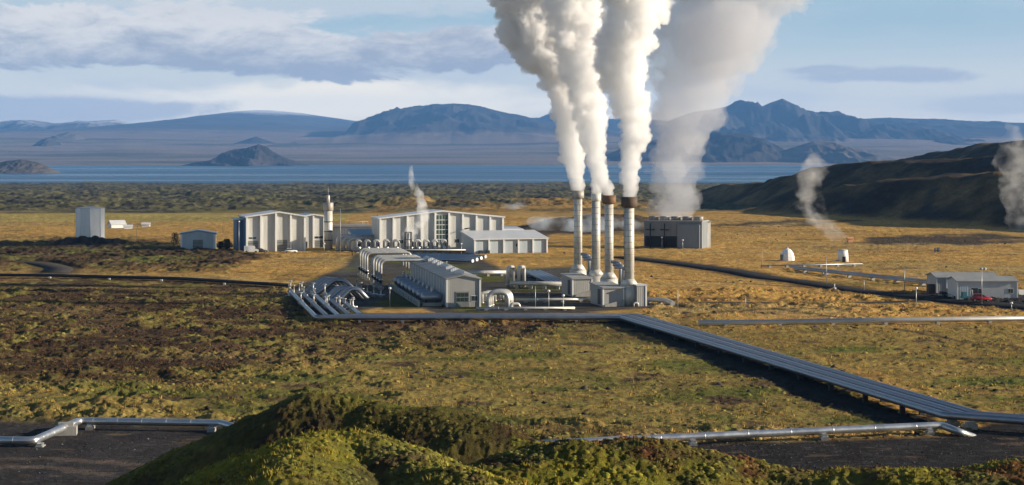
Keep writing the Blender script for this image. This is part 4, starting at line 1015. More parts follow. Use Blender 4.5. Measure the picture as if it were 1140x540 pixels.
vf = thing('vent_frame', 'black steel frame with venting steam before the turbine hall', 'frame', P(452, 283.5), SA)
f = MB()
for x in (0, 1.9):
    for y in (0, 1.6): f.box(x-.12, y-.12, 0, x+.12, y+.12, 7.2)
f.build('post', M['dark'], vf); f = MB()
for z in (2.4, 4.8, 7.2): f.box(-.12, -.15, z, 2.02, .12, z+.2); f.box(-.12, 1.5, z, 2.02, 1.75, z+.2)
f.build('beam', M['dark'], vf); MB().lathe([(.4, 0), (.4, 7.0)], (.95, .8, 0), 12).build('vent_pipe', M['pipew'], vf)
bd = None
for k, px in enumerate((376, 382, 388)):
    a = P(px, 279.5); t, o = pipe_thing('inlet_duct', ['left', 'middle', 'right'][k]+' one of three fat bent ducts by the flue tower', 'duct',
        [a, a+Vector((0, 0, 5.0-.4*k)), a+Vector((6, 2, 5.0-.4*k))], .7, 'pipew', 2.0, 'fat bent ducts by the flue')
    MB().lathe([(.85, .4), (.85, .7)], n=14).build('flange', M['galv'], t)

# ------------------------------------------------------------------ cooling tower
ct = thing('cooling_tower', 'dark blue grey cooling tower with fans on top under grey steam', 'cooling tower', P(717, 275.5), -.36)
MB().box(0, 0, 0, 21.0, 9, 9.3).build('wall', M['darkclad'], ct)
MB().box(-.2, -.25, 9.304, 21.2, 9.2, 9.65).build('roof_edge', M['roofg'], ct)
MB().box(12.4, -.9, 0, 20.4, -.003, 8.3).build('end_panel', paint('blue_grey_panel', (.19, .22, .25), .55, 0, .1, .4), ct)
lv = MB()
for k in range(9): lv.prism_x([(-.6, .4+k*.42), (-.05, .65+k*.42), (-.05, .72+k*.42), (-.6, .47+k*.42)], .4, 12.0)
lv.build('louvre', M['dark'], ct)
for k in range(5):
    MB().lathe([(1.75, 9.652), (1.6, 10.3), (1.75, 11.0)], (2.2+k*4.1, 4.5, 0), 20).build('fan_stack', M['capg'], ct)
rl = MB()
for k in range(22): rl.tube([(k, -.1, 9.65), (k, -.1, 10.7)], .05, 5)
rl.tube([(0, -.1, 10.7), (21, -.1, 10.7)], .05, 5); rl.build('railing', M['dark'], ct)
for x in (2.6, 7.8):
    ob = MB().tube([(x, -1.1, 0), (x, -1.1, 8.6)], .22, 8).tube([(x-1.6, -1.1, 6.4), (x+1.6, -1.1, 6.4)], .2, 8).tube([(x-1.0, -1.1, 3.4), (x+.6, -1.1, 3.4)], .2, 8).build('riser_pipe', M['dark'], ct)
for k in range(11): MB().box(.3+k*1.9, -.12, 4.4, .55+k*1.9, .002, 9.2).build('panel_rib', M['darkclad'], ct) if .3+k*1.9 < 12 else None
pe = P(780.3, 275.6)
tw = thing('stair_tower', 'tall narrow pale tower at the right end of the cooling tower', 'tower', pe, .30)
MB().box(0, 0, 0, 3.7, 4.5, 8.9).build('wall', M['clad_plain'], tw); MB().box(-.25, -.25, 8.904, 3.95, 4.7, 9.25).build('roof', M['roofg'], tw)
MB().box(-.1, -.12, 0, .35, .003, 8.9).build('corner_trim', M['white'], tw)

# ------------------------------------------------------------------ garage group at right
def ridge_shed(name, label, px, py, W, Dp, H, rise, rz, wall, roof, cat='garage'):
    p = P(px, py); t = thing(name, label, cat, p, rz)
    MB().prism_x([(0, 0), (Dp, 0), (Dp, H), (Dp/2, H+rise), (0, H)], 0, W).build('wall', M[wall], t)
    s = rise/(Dp/2); o = .35; th = .22
    MB().prism_x([(-o, H-o*s+.004), (Dp/2, H+rise+.004), (Dp+o, H-o*s+.004), (Dp+o, H-o*s+th), (Dp/2, H+rise+th), (-o, H-o*s+th)], -o, W+o).build('roof', M[roof], t)
    for x in (0, W): MB().box(x-.14, -.1, 0, x+.14, .002, H-.1).build('corner_post', M['white'], t)
    return t
g1 = ridge_shed('garage', 'grey garage with ridged roof behind the red car', 1066, 333.5, 13.9, 9, 4.15, .75, .02, 'clad', 'roofg')
door(g1, 3.2, 1.5, 2.6, mat='dark', name='door', rails=0); MB().box(4.85, -.07, 1.0, 5.55, .003, 2.5).build('window', M['glass'], g1); window(g1, 11.8, 1.5, 1.1, 1.0)
MB().box(.6, -.08, 0, 2.4, .003, 3.2).build('roller_door', M['shed'], g1)
g2 = ridge_shed('garage', 'rear grey garage with white door, half hidden by the front one', 1043, 328.5, 14.6, 10, 4.1, .8, .02, 'greyclad', 'roofg')
MB().box(2.2, -.08, 1.6, 3.9, .003, 3.9).build('roller_door', M['white'], g2); MB().box(2.2, -.1, .0, 3.9, .003, 1.5).build('door', M['door'], g2)
px_ = P(1034.5, 328); bxs = thing('storage_box', 'dark brown box standing left of the rear garage', 'container', (px_.x, px_.y, 0), .12)
MB().box(0, 0, 0, 1.5, 2, 2.3).build('body', M['rustd'], bxs); MB().box(-.05, -.05, 2.302, 1.55, 2.05, 2.42).build('lid', M['dark'], bxs)
p = P(1134.5, 330); bx2 = thing('storage_box', 'small white tank box right of the grey garage', 'container', (p.x, p.y, 0), .12)
MB().box(0, 0, .2, 1.4, 1.2, 1.5).build('body', M['white'], bx2); MB().box(.1, .1, 0, 1.3, 1.1, .198).build('skid', M['dark'], bx2)
# car: side profile swept with tumblehome
def car(label, loc, rz, paintm, W=1.75, low=False):
    t = thing('parked_car', label, 'car', loc, rz)
    prof = [(-2.05, .32), (-2.12, .62), (-2.05, .88), (-1.75, .95), (-.95, 1.0), (.9, 1.0), (1.9, .82), (2.1, .62), (2.08, .34)]
    b = MB()
    n = len(prof); vs = []
    for y, s in ((-W/2, .97), (-W/2+.08, 1.0), (W/2-.08, 1.0), (W/2, .97)):
        vs += [(x*s, y, .32+(z-.32)*s) for x, z in prof]
    fs = [tuple(range(n))[::-1], tuple(range(3*n, 4*n))]
    for r in range(3): fs += [(r*n+i, r*n+(i+1) % n, (r+1)*n+(i+1) % n, (r+1)*n+i) for i in range(n)]
    b.add(vs, fs, True).build('body', paintm, t)
    cab = [(-1.85, .93), (-1.45, 1.42), (.25, 1.44), (1.05, .97)]; c = MB(); vs = []
    for y, s in ((-W/2+.05, 0), (-W/2+.22, 1), (W/2-.22, 1), (W/2-.05, 0)): pass
    lo = [(-1.85, .93), (1.05, .97)]; hi = [(-1.42, 1.40), (.22, 1.42)]
    vs = [(lo[0][0], -W/2+.05, lo[0][1]), (lo[1][0], -W/2+.05, lo[1][1]), (lo[1][0], W/2-.05, lo[1][1]), (lo[0][0], W/2-.05, lo[0][1]),
          (hi[0][0], -W/2+.24, hi[0][1]), (hi[1][0], -W/2+.24, hi[1][1]), (hi[1][0], W/2-.24, hi[1][1]), (hi[0][0], W/2-.24, hi[0][1])]
    c.add(vs, [(0, 3, 2, 1), (4, 5, 6, 7), (0, 1, 5, 4), (1, 2, 6, 5), (2, 3, 7, 6), (3, 0, 4, 7)]).build('window', M['glass'], t)
    MB().box(-1.44, -W/2+.25, 1.405, .22, W/2-.25, 1.46).build('roof', paintm, t)
    for x in (-1.3, 1.3):
        for y in (-W/2+.02, W/2-.02):
            w = MB().lathe([(.2, -.11), (.33, -.1), (.33, .1), (.2, .11)], (x, y, .33), 18, 'y').build('wheel', M['rubber'], t)
            MB().lathe([(.19, -.125), (.19, .125)], (x, y, .33), 12, 'y').build('rim', M['galv'], w)
    for y in (-.6, .6): MB().box(2.02, y-.16, .62, 2.11, y+.16, .76).build('headlight', M['white'], t)
    return t
p = P(1092, 336.5); rc_ = car('red car parked before the grey garage', (p.x, p.y, .1), -.12, M['red']); rc_.scale = (1.12, 1.12, 1.25)
p = P(1076.5, 335); tr = thing('parked_trailer', 'teal trailer with high rear frame beside the red car', 'trailer', (p.x, p.y, .1), .1)
MB().box(-1.3, -.8, .5, 1.1, .8, 1.0).build('bed', M['teal'], tr); MB().box(-1.2, -.7, 1.002, -.2, .7, 2.0).build('load', M['teal'], tr)
for y in (-.85, .85): MB().lathe([(.2, -.1), (.36, -.09), (.36, .09), (.2, .1)], (-.1, y, .36), 16, 'y').build('wheel', M['rubber'], tr)
MB().tube([(1.1, -.6, 1), (1.1, -.6, 2.4), (1.1, .6, 2.4), (1.1, .6, 1)], .06, 6, .2).build('frame', M['white'], tr)
MB().tube([(1.1, 0, .55), (2.2, 0, .5)], .06, 6).build('drawbar', M['dark'], tr)
for px, py, lab, m in ((324, 281.6, 'white car parked at the right corner of the white hall', 'white'), (291, 281.4, 'dark car parked before the white hall', 'dark')):
    p = P(px, py); car(lab, (p.x, p.y, 0), .15, M[m])
p = P(279.5, 281.5); v = thing('parked_van', 'white box van parked before the white hall door', 'van', (p.x, p.y, 0), .15)
MB().prism_x([(-.95, .35), (.95, .35), (.92, 2.3), (-.92, 2.3)], -2.3, 1.2).build('body', M['white'], v)
MB().prism([(1.202, .35), (2.5, .35), (2.5, 1.1), (1.8, 1.3), (1.202, 2.1)], -.93, .93).build('cab', M['white'], v)
MB().prism([(1.45, 1.4), (1.78, 1.32), (1.4, 1.85)], -.95, .95).build('window', M['glass'], v)
for x in (-1.5, 1.6):
    for y in (-.88, .88): MB().lathe([(.2, -.11), (.36, -.1), (.36, .1), (.2, .11)], (x, y, .36), 16, 'y').build('wheel', M['rubber'], v)
# trailers and clutter by rear garage
for k, (px, py, lab) in enumerate(((1050, 331, 'small flat trailer with dark load before the rear garage'), (1060, 332.5, 'small pale trailer with its drawbar down by the garages'))):
    p = P(px, py); t = thing('parked_trailer', lab, 'trailer', (p.x, p.y, .05), .3+.5*k)
    MB().box(-1, -.6, .45, 1, .6, .6).build('bed', M['pole'], t)
    if k == 0: MB().box(-.8, -.5, .602, .6, .5, 1.3).build('load', M['dark'], t)
    else: MB().tube([(-.9, -.5, .6), (-.9, -.5, 1.3), (-.9, .5, 1.3), (-.9, .5, .6)], .05, 6, .1).build('frame', M['white'], t)
    for y in (-.65, .65): MB().lathe([(.15, -.08), (.3, -.07), (.3, .07), (.15, .08)], (0, y, .3), 14, 'y').build('wheel', M['rubber'], t)
    MB().tube([(1, 0, .5), (2.0, 0, .1)], .05, 6).build('drawbar', M['white'], t)

# ------------------------------------------------------------------ wells on the plain
p = P(876.5, 290.3); dm = thing('well_dome', 'white faceted wellhead dome on dark ground', 'wellhead', (p.x, p.y, gz(p.x, p.y)), .5)
MB().lathe([(2.25, 0), (2.2, 1.2), (1.85, 2.4), (1.1, 3.4), (.25, 3.85)], n=9, smooth=False).build('shell', M['white'], dm)
MB().box(-2.35, -.55, .0, -1.9, .55, 1.9).build('hatch', M['door'], dm); MB().lathe([(.25, 3.852), (.25, 4.2)], n=8).build('vent', M['pole'], dm)
p = P(938.5, 291.3); dm = thing('well_barrel', 'white round wellhead silo with tapering walls', 'wellhead', (p.x, p.y, gz(p.x, p.y)), 0)
MB().lathe([(1.75, 0), (1.6, 2.2), (1.45, 3.5)], n=20).build('shell', M['white'], dm); MB().lathe([(1.52, 3.502), (1.52, 3.65), (.2, 3.85)], n=20).build('lid', M['roofw'], dm)
MB().box(-.5, -1.85, 0, .5, -1.5, 1.7).build('hatch', M['dark'], dm); MB().tube([(-1.5, -.5, .5), (-2.6, -.7, .5), (-2.6, -.7, 0)], .2, 8, .3).build('outlet', M['galv'], dm)
gable_house('well_hut', 'small orange hut behind the thin slanting steam', 944.5, 269.5, 1.9, 1.6, 1.5, .3, .2, wall='orange', roof='orange', cat='hut')
p = P(1041, 281); dm = thing('well_hut', 'small dark twin post structure on the plain at right', 'hut', (p.x, p.y, gz(p.x, p.y)-.1), .1)
MB().box(0, 0, 0, .55, 1, 1.5).box(1.0, 0, 0, 1.55, 1, 1.7).build('post', M['darkclad'], dm); MB().box(-.1, -.1, .7, 1.65, 1.1, .9).build('beam', M['dark'], dm)
for k, (a, b) in enumerate((((847, 298.2), (960, 296)), ((880, 299), (1042, 316)), ((884, 301), (1042, 318.5)))):
    long_pipe('field_pipe', ['pale pipe lying before the white dome and silo', 'upper of two dark pipes running to the garages', 'lower of two dark pipes running to the garages'][k], P(*a), P(*b), .2 if k == 0 else .3, 'pipe', .6, 9, 6)
for k, (px, py) in enumerate(((1092.3, 300), (1096.3, 300.2))):
    p = P(px, py); s = MB(); s.lathe([(.25, -.2), (.5, .1), (.42, .5), (.12, .75)], n=7, smooth=False)
    o = s.build('boulder', M['stone']); o.location = (p.x, p.y, gz(p.x, p.y)); o.rotation_euler = (.2, .1*k, k)
    tag(o, ['left one of two small white stones in the gold grass behind the garages', 'right one of two small white stones in the gold grass behind the garages'][k], 'stone', 'white stones')
p = P(929, 323.5); mk = thing('road_marker', 'small white marker post at the edge of the dark road', 'marker', (p.x, p.y, gz(p.x, p.y)), 0)
MB().lathe([(.5, -.2), (.42, .7)], n=10).build('base', M['stone'], mk); MB().lathe([(.12, .7), (.12, 1.6)], n=8).build('post', M['white'], mk)

# lamp posts and masts
def lamp(label, px, pyb, pyt, head=True, r=.075):
    p = P(px, pyb); h = (pyb-pyt)*p.y/F; z = gz(p.x, p.y)
    t = thing('lamp_post' if head else 'mast', label, 'lamp post' if head else 'mast', (p.x, p.y, z-.05), 0, 'slim lamp posts and masts')
    MB().lathe([(r*1.6, 0), (r, h)], n=8).build('pole', M['pole'], t)
    MB().lathe([(r*3.2, 0), (r*3.2, .18)], n=8).build('foot', M['conc'], t)
    if head: MB().lathe([(.1, h), (.34, h+.12), (.3, h+.42), (.08, h+.5)], n=10).build('lamp_head', M['white'], t)
    return t
for px, b, tp, lab in ((434, 341.5, 322, 'lamp post on the gold strip left of the grey shed'), (610.8, 343.5, 325, 'lamp post in the dark yard left of the blocks'), (627, 345.5, 330, 'short lamp post before the farther block'),
                       (1020, 340.5, 321.5, 'lamp post beside the road left of the garages'), (737, 276.5, 264.5, 'lamp post before the cooling tower left part'), (266, 280.5, 249, 'tall pale lamp post at the left corner of the white hall'),
                       (361, 280.5, 272, 'short lamp post before the flue tower'), (513.5, 283.5, 272, 'lamp post before the turbine hall near the wing'), (760, 277, 268, 'lamp post before the cooling tower right part'),
                       (1126, 344, 338, 'short post at the road edge right of the garages')):
    lamp(lab, px, b, tp)
for px, b, tp, lab in ((848, 298, 277, 'thin mast left of the white dome'), (920, 316, 284, 'thin tall mast between dome and silo'), (1007, 326.5, 297, 'thin mast beside the dark road'), (962, 322, 311, 'short thin mast right of the road marker'),
                       (1093, 338, 297, 'tall thin mast before the grey garage'), (152.5, 273, 250, 'thin mast between tank and blue shed'), (379, 282, 232, 'tall thin mast by the bent ducts'), (754.5, 346, 322, 'thin mast in the grass right of the stacks'),
                       (830, 346, 333, 'short thin mast in the gold grass at centre right'), (596, 344, 318, 'thin mast in the yard by the U pipes')):
    lamp(lab, px, b, tp, False, .06)
for k, px in enumerate((606, 611, 616, 622)):
    p = P(px, 252.8-k*.1); mp = thing('fence_post', 'dark post standing on the steaming lava mound', 'post', (p.x, p.y, gz(p.x, p.y)-.2), 0, 'dark posts on the lava mound')
    MB().lathe([(.2, 0), (.17, 2.4)], n=8).build('post', M['dark'], mp); MB().lathe([(.24, 2.402), (.1, 2.6)], n=8).build('cap', M['dark'], mp)

# bushes
def leaf_mat(name, a, b):
    m, t, N, L = nt(name)
    out = N.new('ShaderNodeOutputMaterial'); s = N.new('ShaderNodeBsdfPrincipled'); L.new(s.outputs[0], out.inputs[0]); s.inputs['Roughness'].default_value = .8
    g_ = N.new('ShaderNodeNewGeometry'); n = N.new('ShaderNodeTexNoise'); n.inputs['Scale'].default_value = 2.2; n.inputs['Detail'].default_value = 4; L.new(g_.outputs['Position'], n.inputs['Vector'])
    mx = N.new('ShaderNodeMix'); mx.data_type = 'RGBA'; mx.inputs[6].default_value = (*a, 1); mx.inputs[7].default_value = (*b, 1); L.new(n.outputs[0], mx.inputs['Factor']); L.new(mx.outputs[2], s.inputs['Base Color'])
    return m
M['leaf'] = leaf_mat('dark_leaves', (.03, .028, .012), (.085, .065, .025))
def bush(label, px, py, w, h):
    p = P(px, py); t = thing('bush', label, 'bush', (p.x, p.y, gz(p.x, p.y)-.1), 0, 'dark bushes by the blue shed')
    mb = MB(); rnd = random.Random(int(px))
    for _ in range(900):
        a = rnd.uniform(0, 2*PI); u = rnd.random()**.5; zz = rnd.random()**.8
        rr = u*w*(.55+.45*math.sin(zz*PI))*(.8+.3*math.sin(3*a+zz*5))
        c = Vector((rr*math.cos(a), rr*math.sin(a)*.8, zz*h)); s = rnd.uniform(.12, .3)
        d1 = Vector((rnd.gauss(0, 1), rnd.gauss(0, 1), rnd.gauss(0, 1))).normalized(); d2 = d1.orthogonal().normalized()
        mb.add([c+d1*s, c+d2*s*.6, c-d1*s, c-d2*s*.6], [(0, 1, 2, 3)])
    mb.build('crown', M['leaf'], t)
    st = MB()
    for k in range(5): st.tube([(0, 0, 0), (rnd.uniform(-.6, .6)*w, rnd.uniform(-.5, .5)*w, h*.75)], .07, 5)
    st.build('trunk', M['rustd'], t)
bush('tall dark bush at the left side of the blue shed', 195.5, 276, 1.9, 5.0)
bush('low dark bush just right of the blue shed', 246, 278, 1.6, 2.6)
bush('dark bush against the blue side of the white hall', 253, 279, 1.7, 3.6)

# ------------------------------------------------------------------ steam
def vol_mat(name, dens, aniso=.0, col=(1, 1, 1), noise=None):
    m, t, N, L = nt(name)
    out = N.new('ShaderNodeOutputMaterial'); v = N.new('ShaderNodeVolumePrincipled'); L.new(v.outputs[0], out.inputs['Volume'])
    v.inputs['Color'].default_value = (*col, 1); v.inputs['Density'].default_value = dens; v.inputs['Anisotropy'].default_value = aniso
    if noise:
        sc, lo, hi = noise[:3]
        tc = N.new('ShaderNodeNewGeometry'); n = N.new('ShaderNodeTexNoise'); n.inputs['Scale'].default_value = sc; n.inputs['Detail'].default_value = 3; n.inputs['Roughness'].default_value = .6
        n.inputs['Distortion'].default_value = .4
        L.new(tc.outputs['Position'], n.inputs['Vector'])
        r = N.new('ShaderNodeMapRange'); r.inputs[1].default_value = lo; r.inputs[2].default_value = hi; r.inputs[3].default_value = 0; r.inputs[4].default_value = dens; r.interpolation_type = 'SMOOTHSTEP'
        L.new(n.outputs[0], r.inputs[0]); L.new(r.outputs[0], v.inputs['Density'])
    return m
def largest_piece(me):
    """drop the small loose puffs, keep the one big skin"""
    n = len(me.vertices); e = np.empty(len(me.edges)*2, np.int32); me.edges.foreach_get('vertices', e); e = e.reshape(-1, 2)
    lab = np.arange(n)
    while True:
        m = np.minimum(lab[e[:, 0]], lab[e[:, 1]]); old = lab.copy()
        np.minimum.at(lab, e[:, 0], m); np.minimum.at(lab, e[:, 1], m); lab = lab[lab]
        if np.array_equal(lab, old): break
    ids, cnt = np.unique(lab, return_counts=True)
    if len(ids) > 1:
        bad = np.nonzero(lab != ids[np.argmax(cnt)])[0]
        bm = bmesh.new(); bm.from_mesh(me); bm.verts.ensure_lookup_table()
        bmesh.ops.delete(bm, geom=[bm.verts[int(i)] for i in bad], context='VERTS'); bm.to_mesh(me); bm.free()
def plume(label, path, Y, mat, seed, vox, amp=.24, lumps=18, spread=.42, small=.45, fs=1.0, depth=1.0, lean=0.0, name='steam_plume', group=None, start=None):
    """path: (px, py, radius px) up the plume; billows are spheres merged into one closed skin"""
    rnd = random.Random(seed); s = Y/F
    pts = [(D(px, py, Y), r*s) for px, py, r in path]
    if start: pts[0] = (Vector(start), pts[0][1])
    balls = []
    for i in range(len(pts)-1):
        (a, ra), (b, rb) = pts[i], pts[i+1]
        n = max(2, int((b-a).length/(.5*(ra+rb)*.38)))
        for k in range(n):
            u = k/n; c = a+(b-a)*u; r = ra+(rb-ra)*u; prog = (i+u)/(len(pts)-1)
            c = c+Vector((0, lean*prog, 0))
            balls.append((c, r*.72))
            for _ in range(lumps):
                d = Vector((rnd.gauss(0, 1), rnd.gauss(0, depth), rnd.gauss(0, .8))); d.normalize()
                rr = r*small*rnd.choice((.42, .5, .6, .8, 1.0, 1.15))
                balls.append((c+d*max(r*.3, r*rnd.uniform(.82, 1.16)-rr*.72), rr))
    bm = bmesh.new()
    for c, r in balls:
        bmesh.ops.create_icosphere(bm, subdivisions=2, radius=r, matrix=Matrix.Translation(c))
    me = bpy.data.meshes.new('tmp'); bm.to_mesh(me); bm.free()
    ob = bpy.data.objects.new('tmp', me); C.objects.link(ob)
    md = ob.modifiers.new('r', 'REMESH'); md.mode = 'VOXEL'; md.voxel_size = vox
    dg = bpy.context.evaluated_depsgraph_get(); ev = ob.evaluated_get(dg)
    me2 = bpy.data.meshes.new_from_object(ev); bpy.data.objects.remove(ob); bpy.data.meshes.remove(me); largest_piece(me2)
    n = len(me2.vertices); co = np.empty(n*3); me2.vertices.foreach_get('co', co); co = co.reshape(-1, 3)
    no = np.empty(n*3); me2.vertices.foreach_get('normal', no); no = no.reshape(-1, 3)
    zs = np.array([p[0].z for p in pts]); rs = np.array([p[1] for p in pts]); o = np.argsort(zs)
    rl = np.interp(co[:, 2], zs[o], rs[o])
    off = 0
    for k, (f, w) in enumerate(((1.9, .34), (4.0, .33), (8.5, .21), (16., .12))):
        off = off+w*np.abs(vnoise3(co/np.mean(rs)*f*fs, seed+k))
    co = co+no*((off-.42)*amp*2*rl)[:, None]
    me2.vertices.foreach_set('co', co.ravel()); me2.polygons.foreach_set('use_smooth', np.ones(len(me2.polygons), bool)); me2.update()
    me2.name = name; me2.materials.clear(); me2.materials.append(mat)
    o = bpy.data.objects.new(name, me2); C.objects.link(o)
    return tag(o, label, 'steam', group)
VW = vol_mat('white_steam', .58, .0, (.965, .967, .972))
VG = vol_mat('grey_steam', .062, .0, (.76, .78, .83))
top = lambda st, H: (st.location.x, st.location.y, H-.4)
plume('thick white steam from the leftmost stack', [(643.5, 216, 5.6), (643, 206, 8), (640, 192, 11), (637, 172, 15), (637, 148, 20), (637, 122, 24), (633, 96, 29), (626, 70, 36), (616, 44, 44), (604, 16, 52), (594, -14, 58), (586, -45, 62)], 478, VW, 5, .34, start=top(S1, 24.4))
plume('white steam from the second stack', [(664, 217, 4.6), (665, 206, 8), (666, 192, 11), (664, 172, 14), (661, 150, 17), (658, 125, 20), (654, 98, 23), (648, 70, 27), (644, 40, 31), (638, 8, 36), (634, -30, 40)], 457, VW, 9, .32, start=top(S2, 24.2))
plume('short white steam from the rusty rimmed stack', [(678, 218, 6), (676, 209, 7.5), (671, 200, 8.5), (668, 190, 9), (667, 180, 9)], 447, VW, 13, .25, start=top(S3, 24.0))
plume('thick white steam from the nearest stack', [(700.5, 220, 7), (701, 209, 9.5), (701, 197, 11.5), (702, 184, 12.5), (704, 170, 14), (707, 150, 17.5), (708, 130, 20), (701, 112, 22), (695, 92, 27), (691, 70, 31), (694, 45, 34), (702, 18, 38), (706, -12, 42), (708, -45, 46)], 425, VW, 17, .31, start=top(S4, 24.2))
plume('broad grey steam rising from the cooling tower', [(752, 243, 27), (752, 226, 28), (751, 200, 31), (752, 170, 35), (757, 142, 39), (764, 112, 45), (773, 82, 53), (785, 52, 63), (798, 22, 74), (812, -12, 86), (822, -45, 95)], 681, VG, 21, .75, lumps=8)
VT = vol_mat('thin_steam', .38, 0, noise=(.35, .34, .72)); VT2 = vol_mat('thinner_steam', .10, 0, noise=(.12, .38, .74)); VM = vol_mat('ground_mist', .085, 0, (.85, .92, 1.0), noise=(.09, .40, .74)); VT3 = vol_mat('faint_steam', .055, 0, noise=(.12, .38, .74))
plume('small white steam wisp before the turbine hall', [(459, 262, 6), (466, 250, 9), (472, 238, 9), (469, 225, 7.5), (464, 212, 6.5), (459, 204, 6), (457, 192, 3.5), (458, 184, 2.5)], 640, VT, 25, .5, lumps=6)
plume('white puff beside the black frame', [(452, 264, 6), (456, 257, 8), (462, 255, 6)], 642, VT, 26, .5, lumps=6)
plume('thin slanting steam over the plain before the dark hill', [(948, 271, 5), (934, 264, 9), (920, 252, 13), (909, 240, 15), (901, 226, 17), (897, 212, 18), (902, 199, 19), (909, 188, 17), (907, 178, 12), (905, 168, 7)], 715, VT2, 29, .8, lumps=6)
plume('thin steam rising at the far right before the hill', [(1142, 262, 14), (1136, 244, 18), (1130, 222, 21), (1131, 200, 23), (1127, 178, 23), (1129, 158, 20), (1132, 142, 12)], 800, VT3, 33, 1.0, lumps=6)
def mist(label, px, py, Y, w, h, d, seed, mat=None):
    rnd = random.Random(seed); bm = bmesh.new(); c0 = D(px, py, Y)
    for _ in range(34):
        u = rnd.uniform(-1, 1); c = c0+Vector((u*w, rnd.uniform(-1, 1)*d, rnd.uniform(-.3, .6)*h*(1-abs(u)*.5)))
        r = h*rnd.uniform(.4, .9)*(1.05-abs(u)*.6)
        bmesh.ops.create_icosphere(bm, subdivisions=2, radius=r, matrix=Matrix.Translation(c) @ Matrix.Diagonal((2.2, 1.6, 1, 1)))
    me = bpy.data.meshes.new('tmp'); bm.to_mesh(me); bm.free(); ob = bpy.data.objects.new('tmp', me); C.objects.link(ob)
    md = ob.modifiers.new('r', 'REMESH'); md.mode = 'VOXEL'; md.voxel_size = h*.12
    me2 = bpy.data.meshes.new_from_object(ob.evaluated_get(bpy.context.evaluated_depsgraph_get())); bpy.data.objects.remove(ob); largest_piece(me2)
    me2.polygons.foreach_set('use_smooth', np.ones(len(me2.polygons), bool)); me2.materials.clear(); me2.materials.append(mat or VM); me2.name = 'steam_drift'
    o = bpy.data.objects.new('steam_drift', me2); C.objects.link(o)
    return tag(o, label, 'steam', 'low steam drifting over the ground')
mist('bluish steam drifting before the dark lava mound', 640, 252, 800, 30, 5.0, 8, 3)
mist('flat pale steam layer behind the lava mound', 590, 231, 1120, 34, 3.0, 14, 4)
mist('thin steam lying over the plain at right', 1010, 276, 690, 44, 2.0, 10, 5)

# ------------------------------------------------------------------ haze
def haze():
    m, t, N, L = nt('haze_air'); out = N.new('ShaderNodeOutputMaterial'); v = N.new('ShaderNodeVolumePrincipled'); L.new(v.outputs[0], out.inputs['Volume'])
    v.inputs['Color'].default_value = (.20, .48, 1.0, 1); v.inputs['Density'].default_value = 3.0e-5; v.inputs['Anisotropy'].default_value = 0
    o = MB().box(-28500, -60, -80.5, 28500, 31000, 830).build('haze', m); tag(o, 'pale blue haze in the air over plain, lake and mountains', 'haze', kind='stuff')
haze()

# ------------------------------------------------------------------ light, sky, camera
EXPO = .78; SUN_EL = math.radians(15.5); sd = Vector((.995, -.05, 0)).normalized()
sun = bpy.data.objects.new('sun', bpy.data.lights.new('sun', 'SUN')); C.objects.link(sun)
sun.data.energy = 5.0; sun.data.angle = math.radians(.53); sun.data.color = (1.0, .86, .67)
to = Vector((sd.x*math.cos(SUN_EL), sd.y*math.cos(SUN_EL), math.sin(SUN_EL)))
sun.rotation_euler = to.to_track_quat('Z', 'Y').to_euler()

w = bpy.data.worlds.new('World'); bpy.context.scene.world = w; w.use_nodes = True
t = w.node_tree; N = t.nodes; L = t.links; N.clear()
out = N.new('ShaderNodeOutputWorld'); bg = N.new('ShaderNodeBackground'); L.new(bg.outputs[0], out.inputs[0]); bg.inputs[1].default_value = .06
tc = N.new('ShaderNodeTexCoord')
sky = N.new('ShaderNodeTexSky'); sky.sky_type = 'NISHITA'; sky.sun_disc = False; sky.sun_elevation = SUN_EL; sky.sun_rotation = math.atan2(sd.x, sd.y)
sky.air_density = 1.0; sky.dust_density = .6; sky.ozone_density = 2.0; sky.altitude = 200
L.new(tc.outputs['Generated'], sky.inputs[0])
def math_(op, a, b=None, c=None, clamp=False):
    n = N.new('ShaderNodeMath'); n.operation = op; n.use_clamp = clamp
    for i, v in enumerate((a, b, c)):
        if v is None: continue
        if isinstance(v, (int, float)): n.inputs[i].default_value = v
        else: L.new(v, n.inputs[i])
    return n.outputs[0]
sp_ = N.new('ShaderNodeSeparateXYZ'); L.new(tc.outputs['Generated'], sp_.inputs[0])
az = math_('ARCTAN2', sp_.outputs[0], sp_.outputs[1]); el = math_('ARCSINE', sp_.outputs[2])
def cloud(scale, seed, detail=7, rough=.58, sx=1.0, sy=3.2):
    cb = N.new('ShaderNodeCombineXYZ'); L.new(math_('MULTIPLY', az, sx), cb.inputs[0]); L.new(math_('MULTIPLY', el, sy), cb.inputs[1]); cb.inputs[2].default_value = seed
    n = N.new('ShaderNodeTexNoise'); n.inputs['Scale'].default_value = scale; n.inputs['Detail'].default_value = detail; n.inputs['Roughness'].default_value = rough; n.inputs['Distortion'].default_value = .3
    L.new(cb.outputs[0], n.inputs['Vector']); return n.outputs[0]
def ramp(v, a, b, lo=0.0, hi=1.0):
    r = N.new('ShaderNodeMapRange'); r.interpolation_type = 'SMOOTHSTEP'; r.inputs[1].default_value = a; r.inputs[2].default_value = b; r.inputs[3].default_value = lo; r.inputs[4].default_value = hi
    L.new(v, r.inputs[0]); return r.outputs[0]
def blob(u0, v0, ru, rv):
    du = math_('DIVIDE', math_('SUBTRACT', az, u0), ru); dv = math_('DIVIDE', math_('SUBTRACT', el, v0), rv)
    return math_('SUBTRACT', 1.0, math_('SQRT', math_('ADD', math_('MULTIPLY', du, du), math_('MULTIPLY', dv, dv))))
uu = lambda px: math.atan((px-CX)/F); vv = lambda py: (HY-py)/F
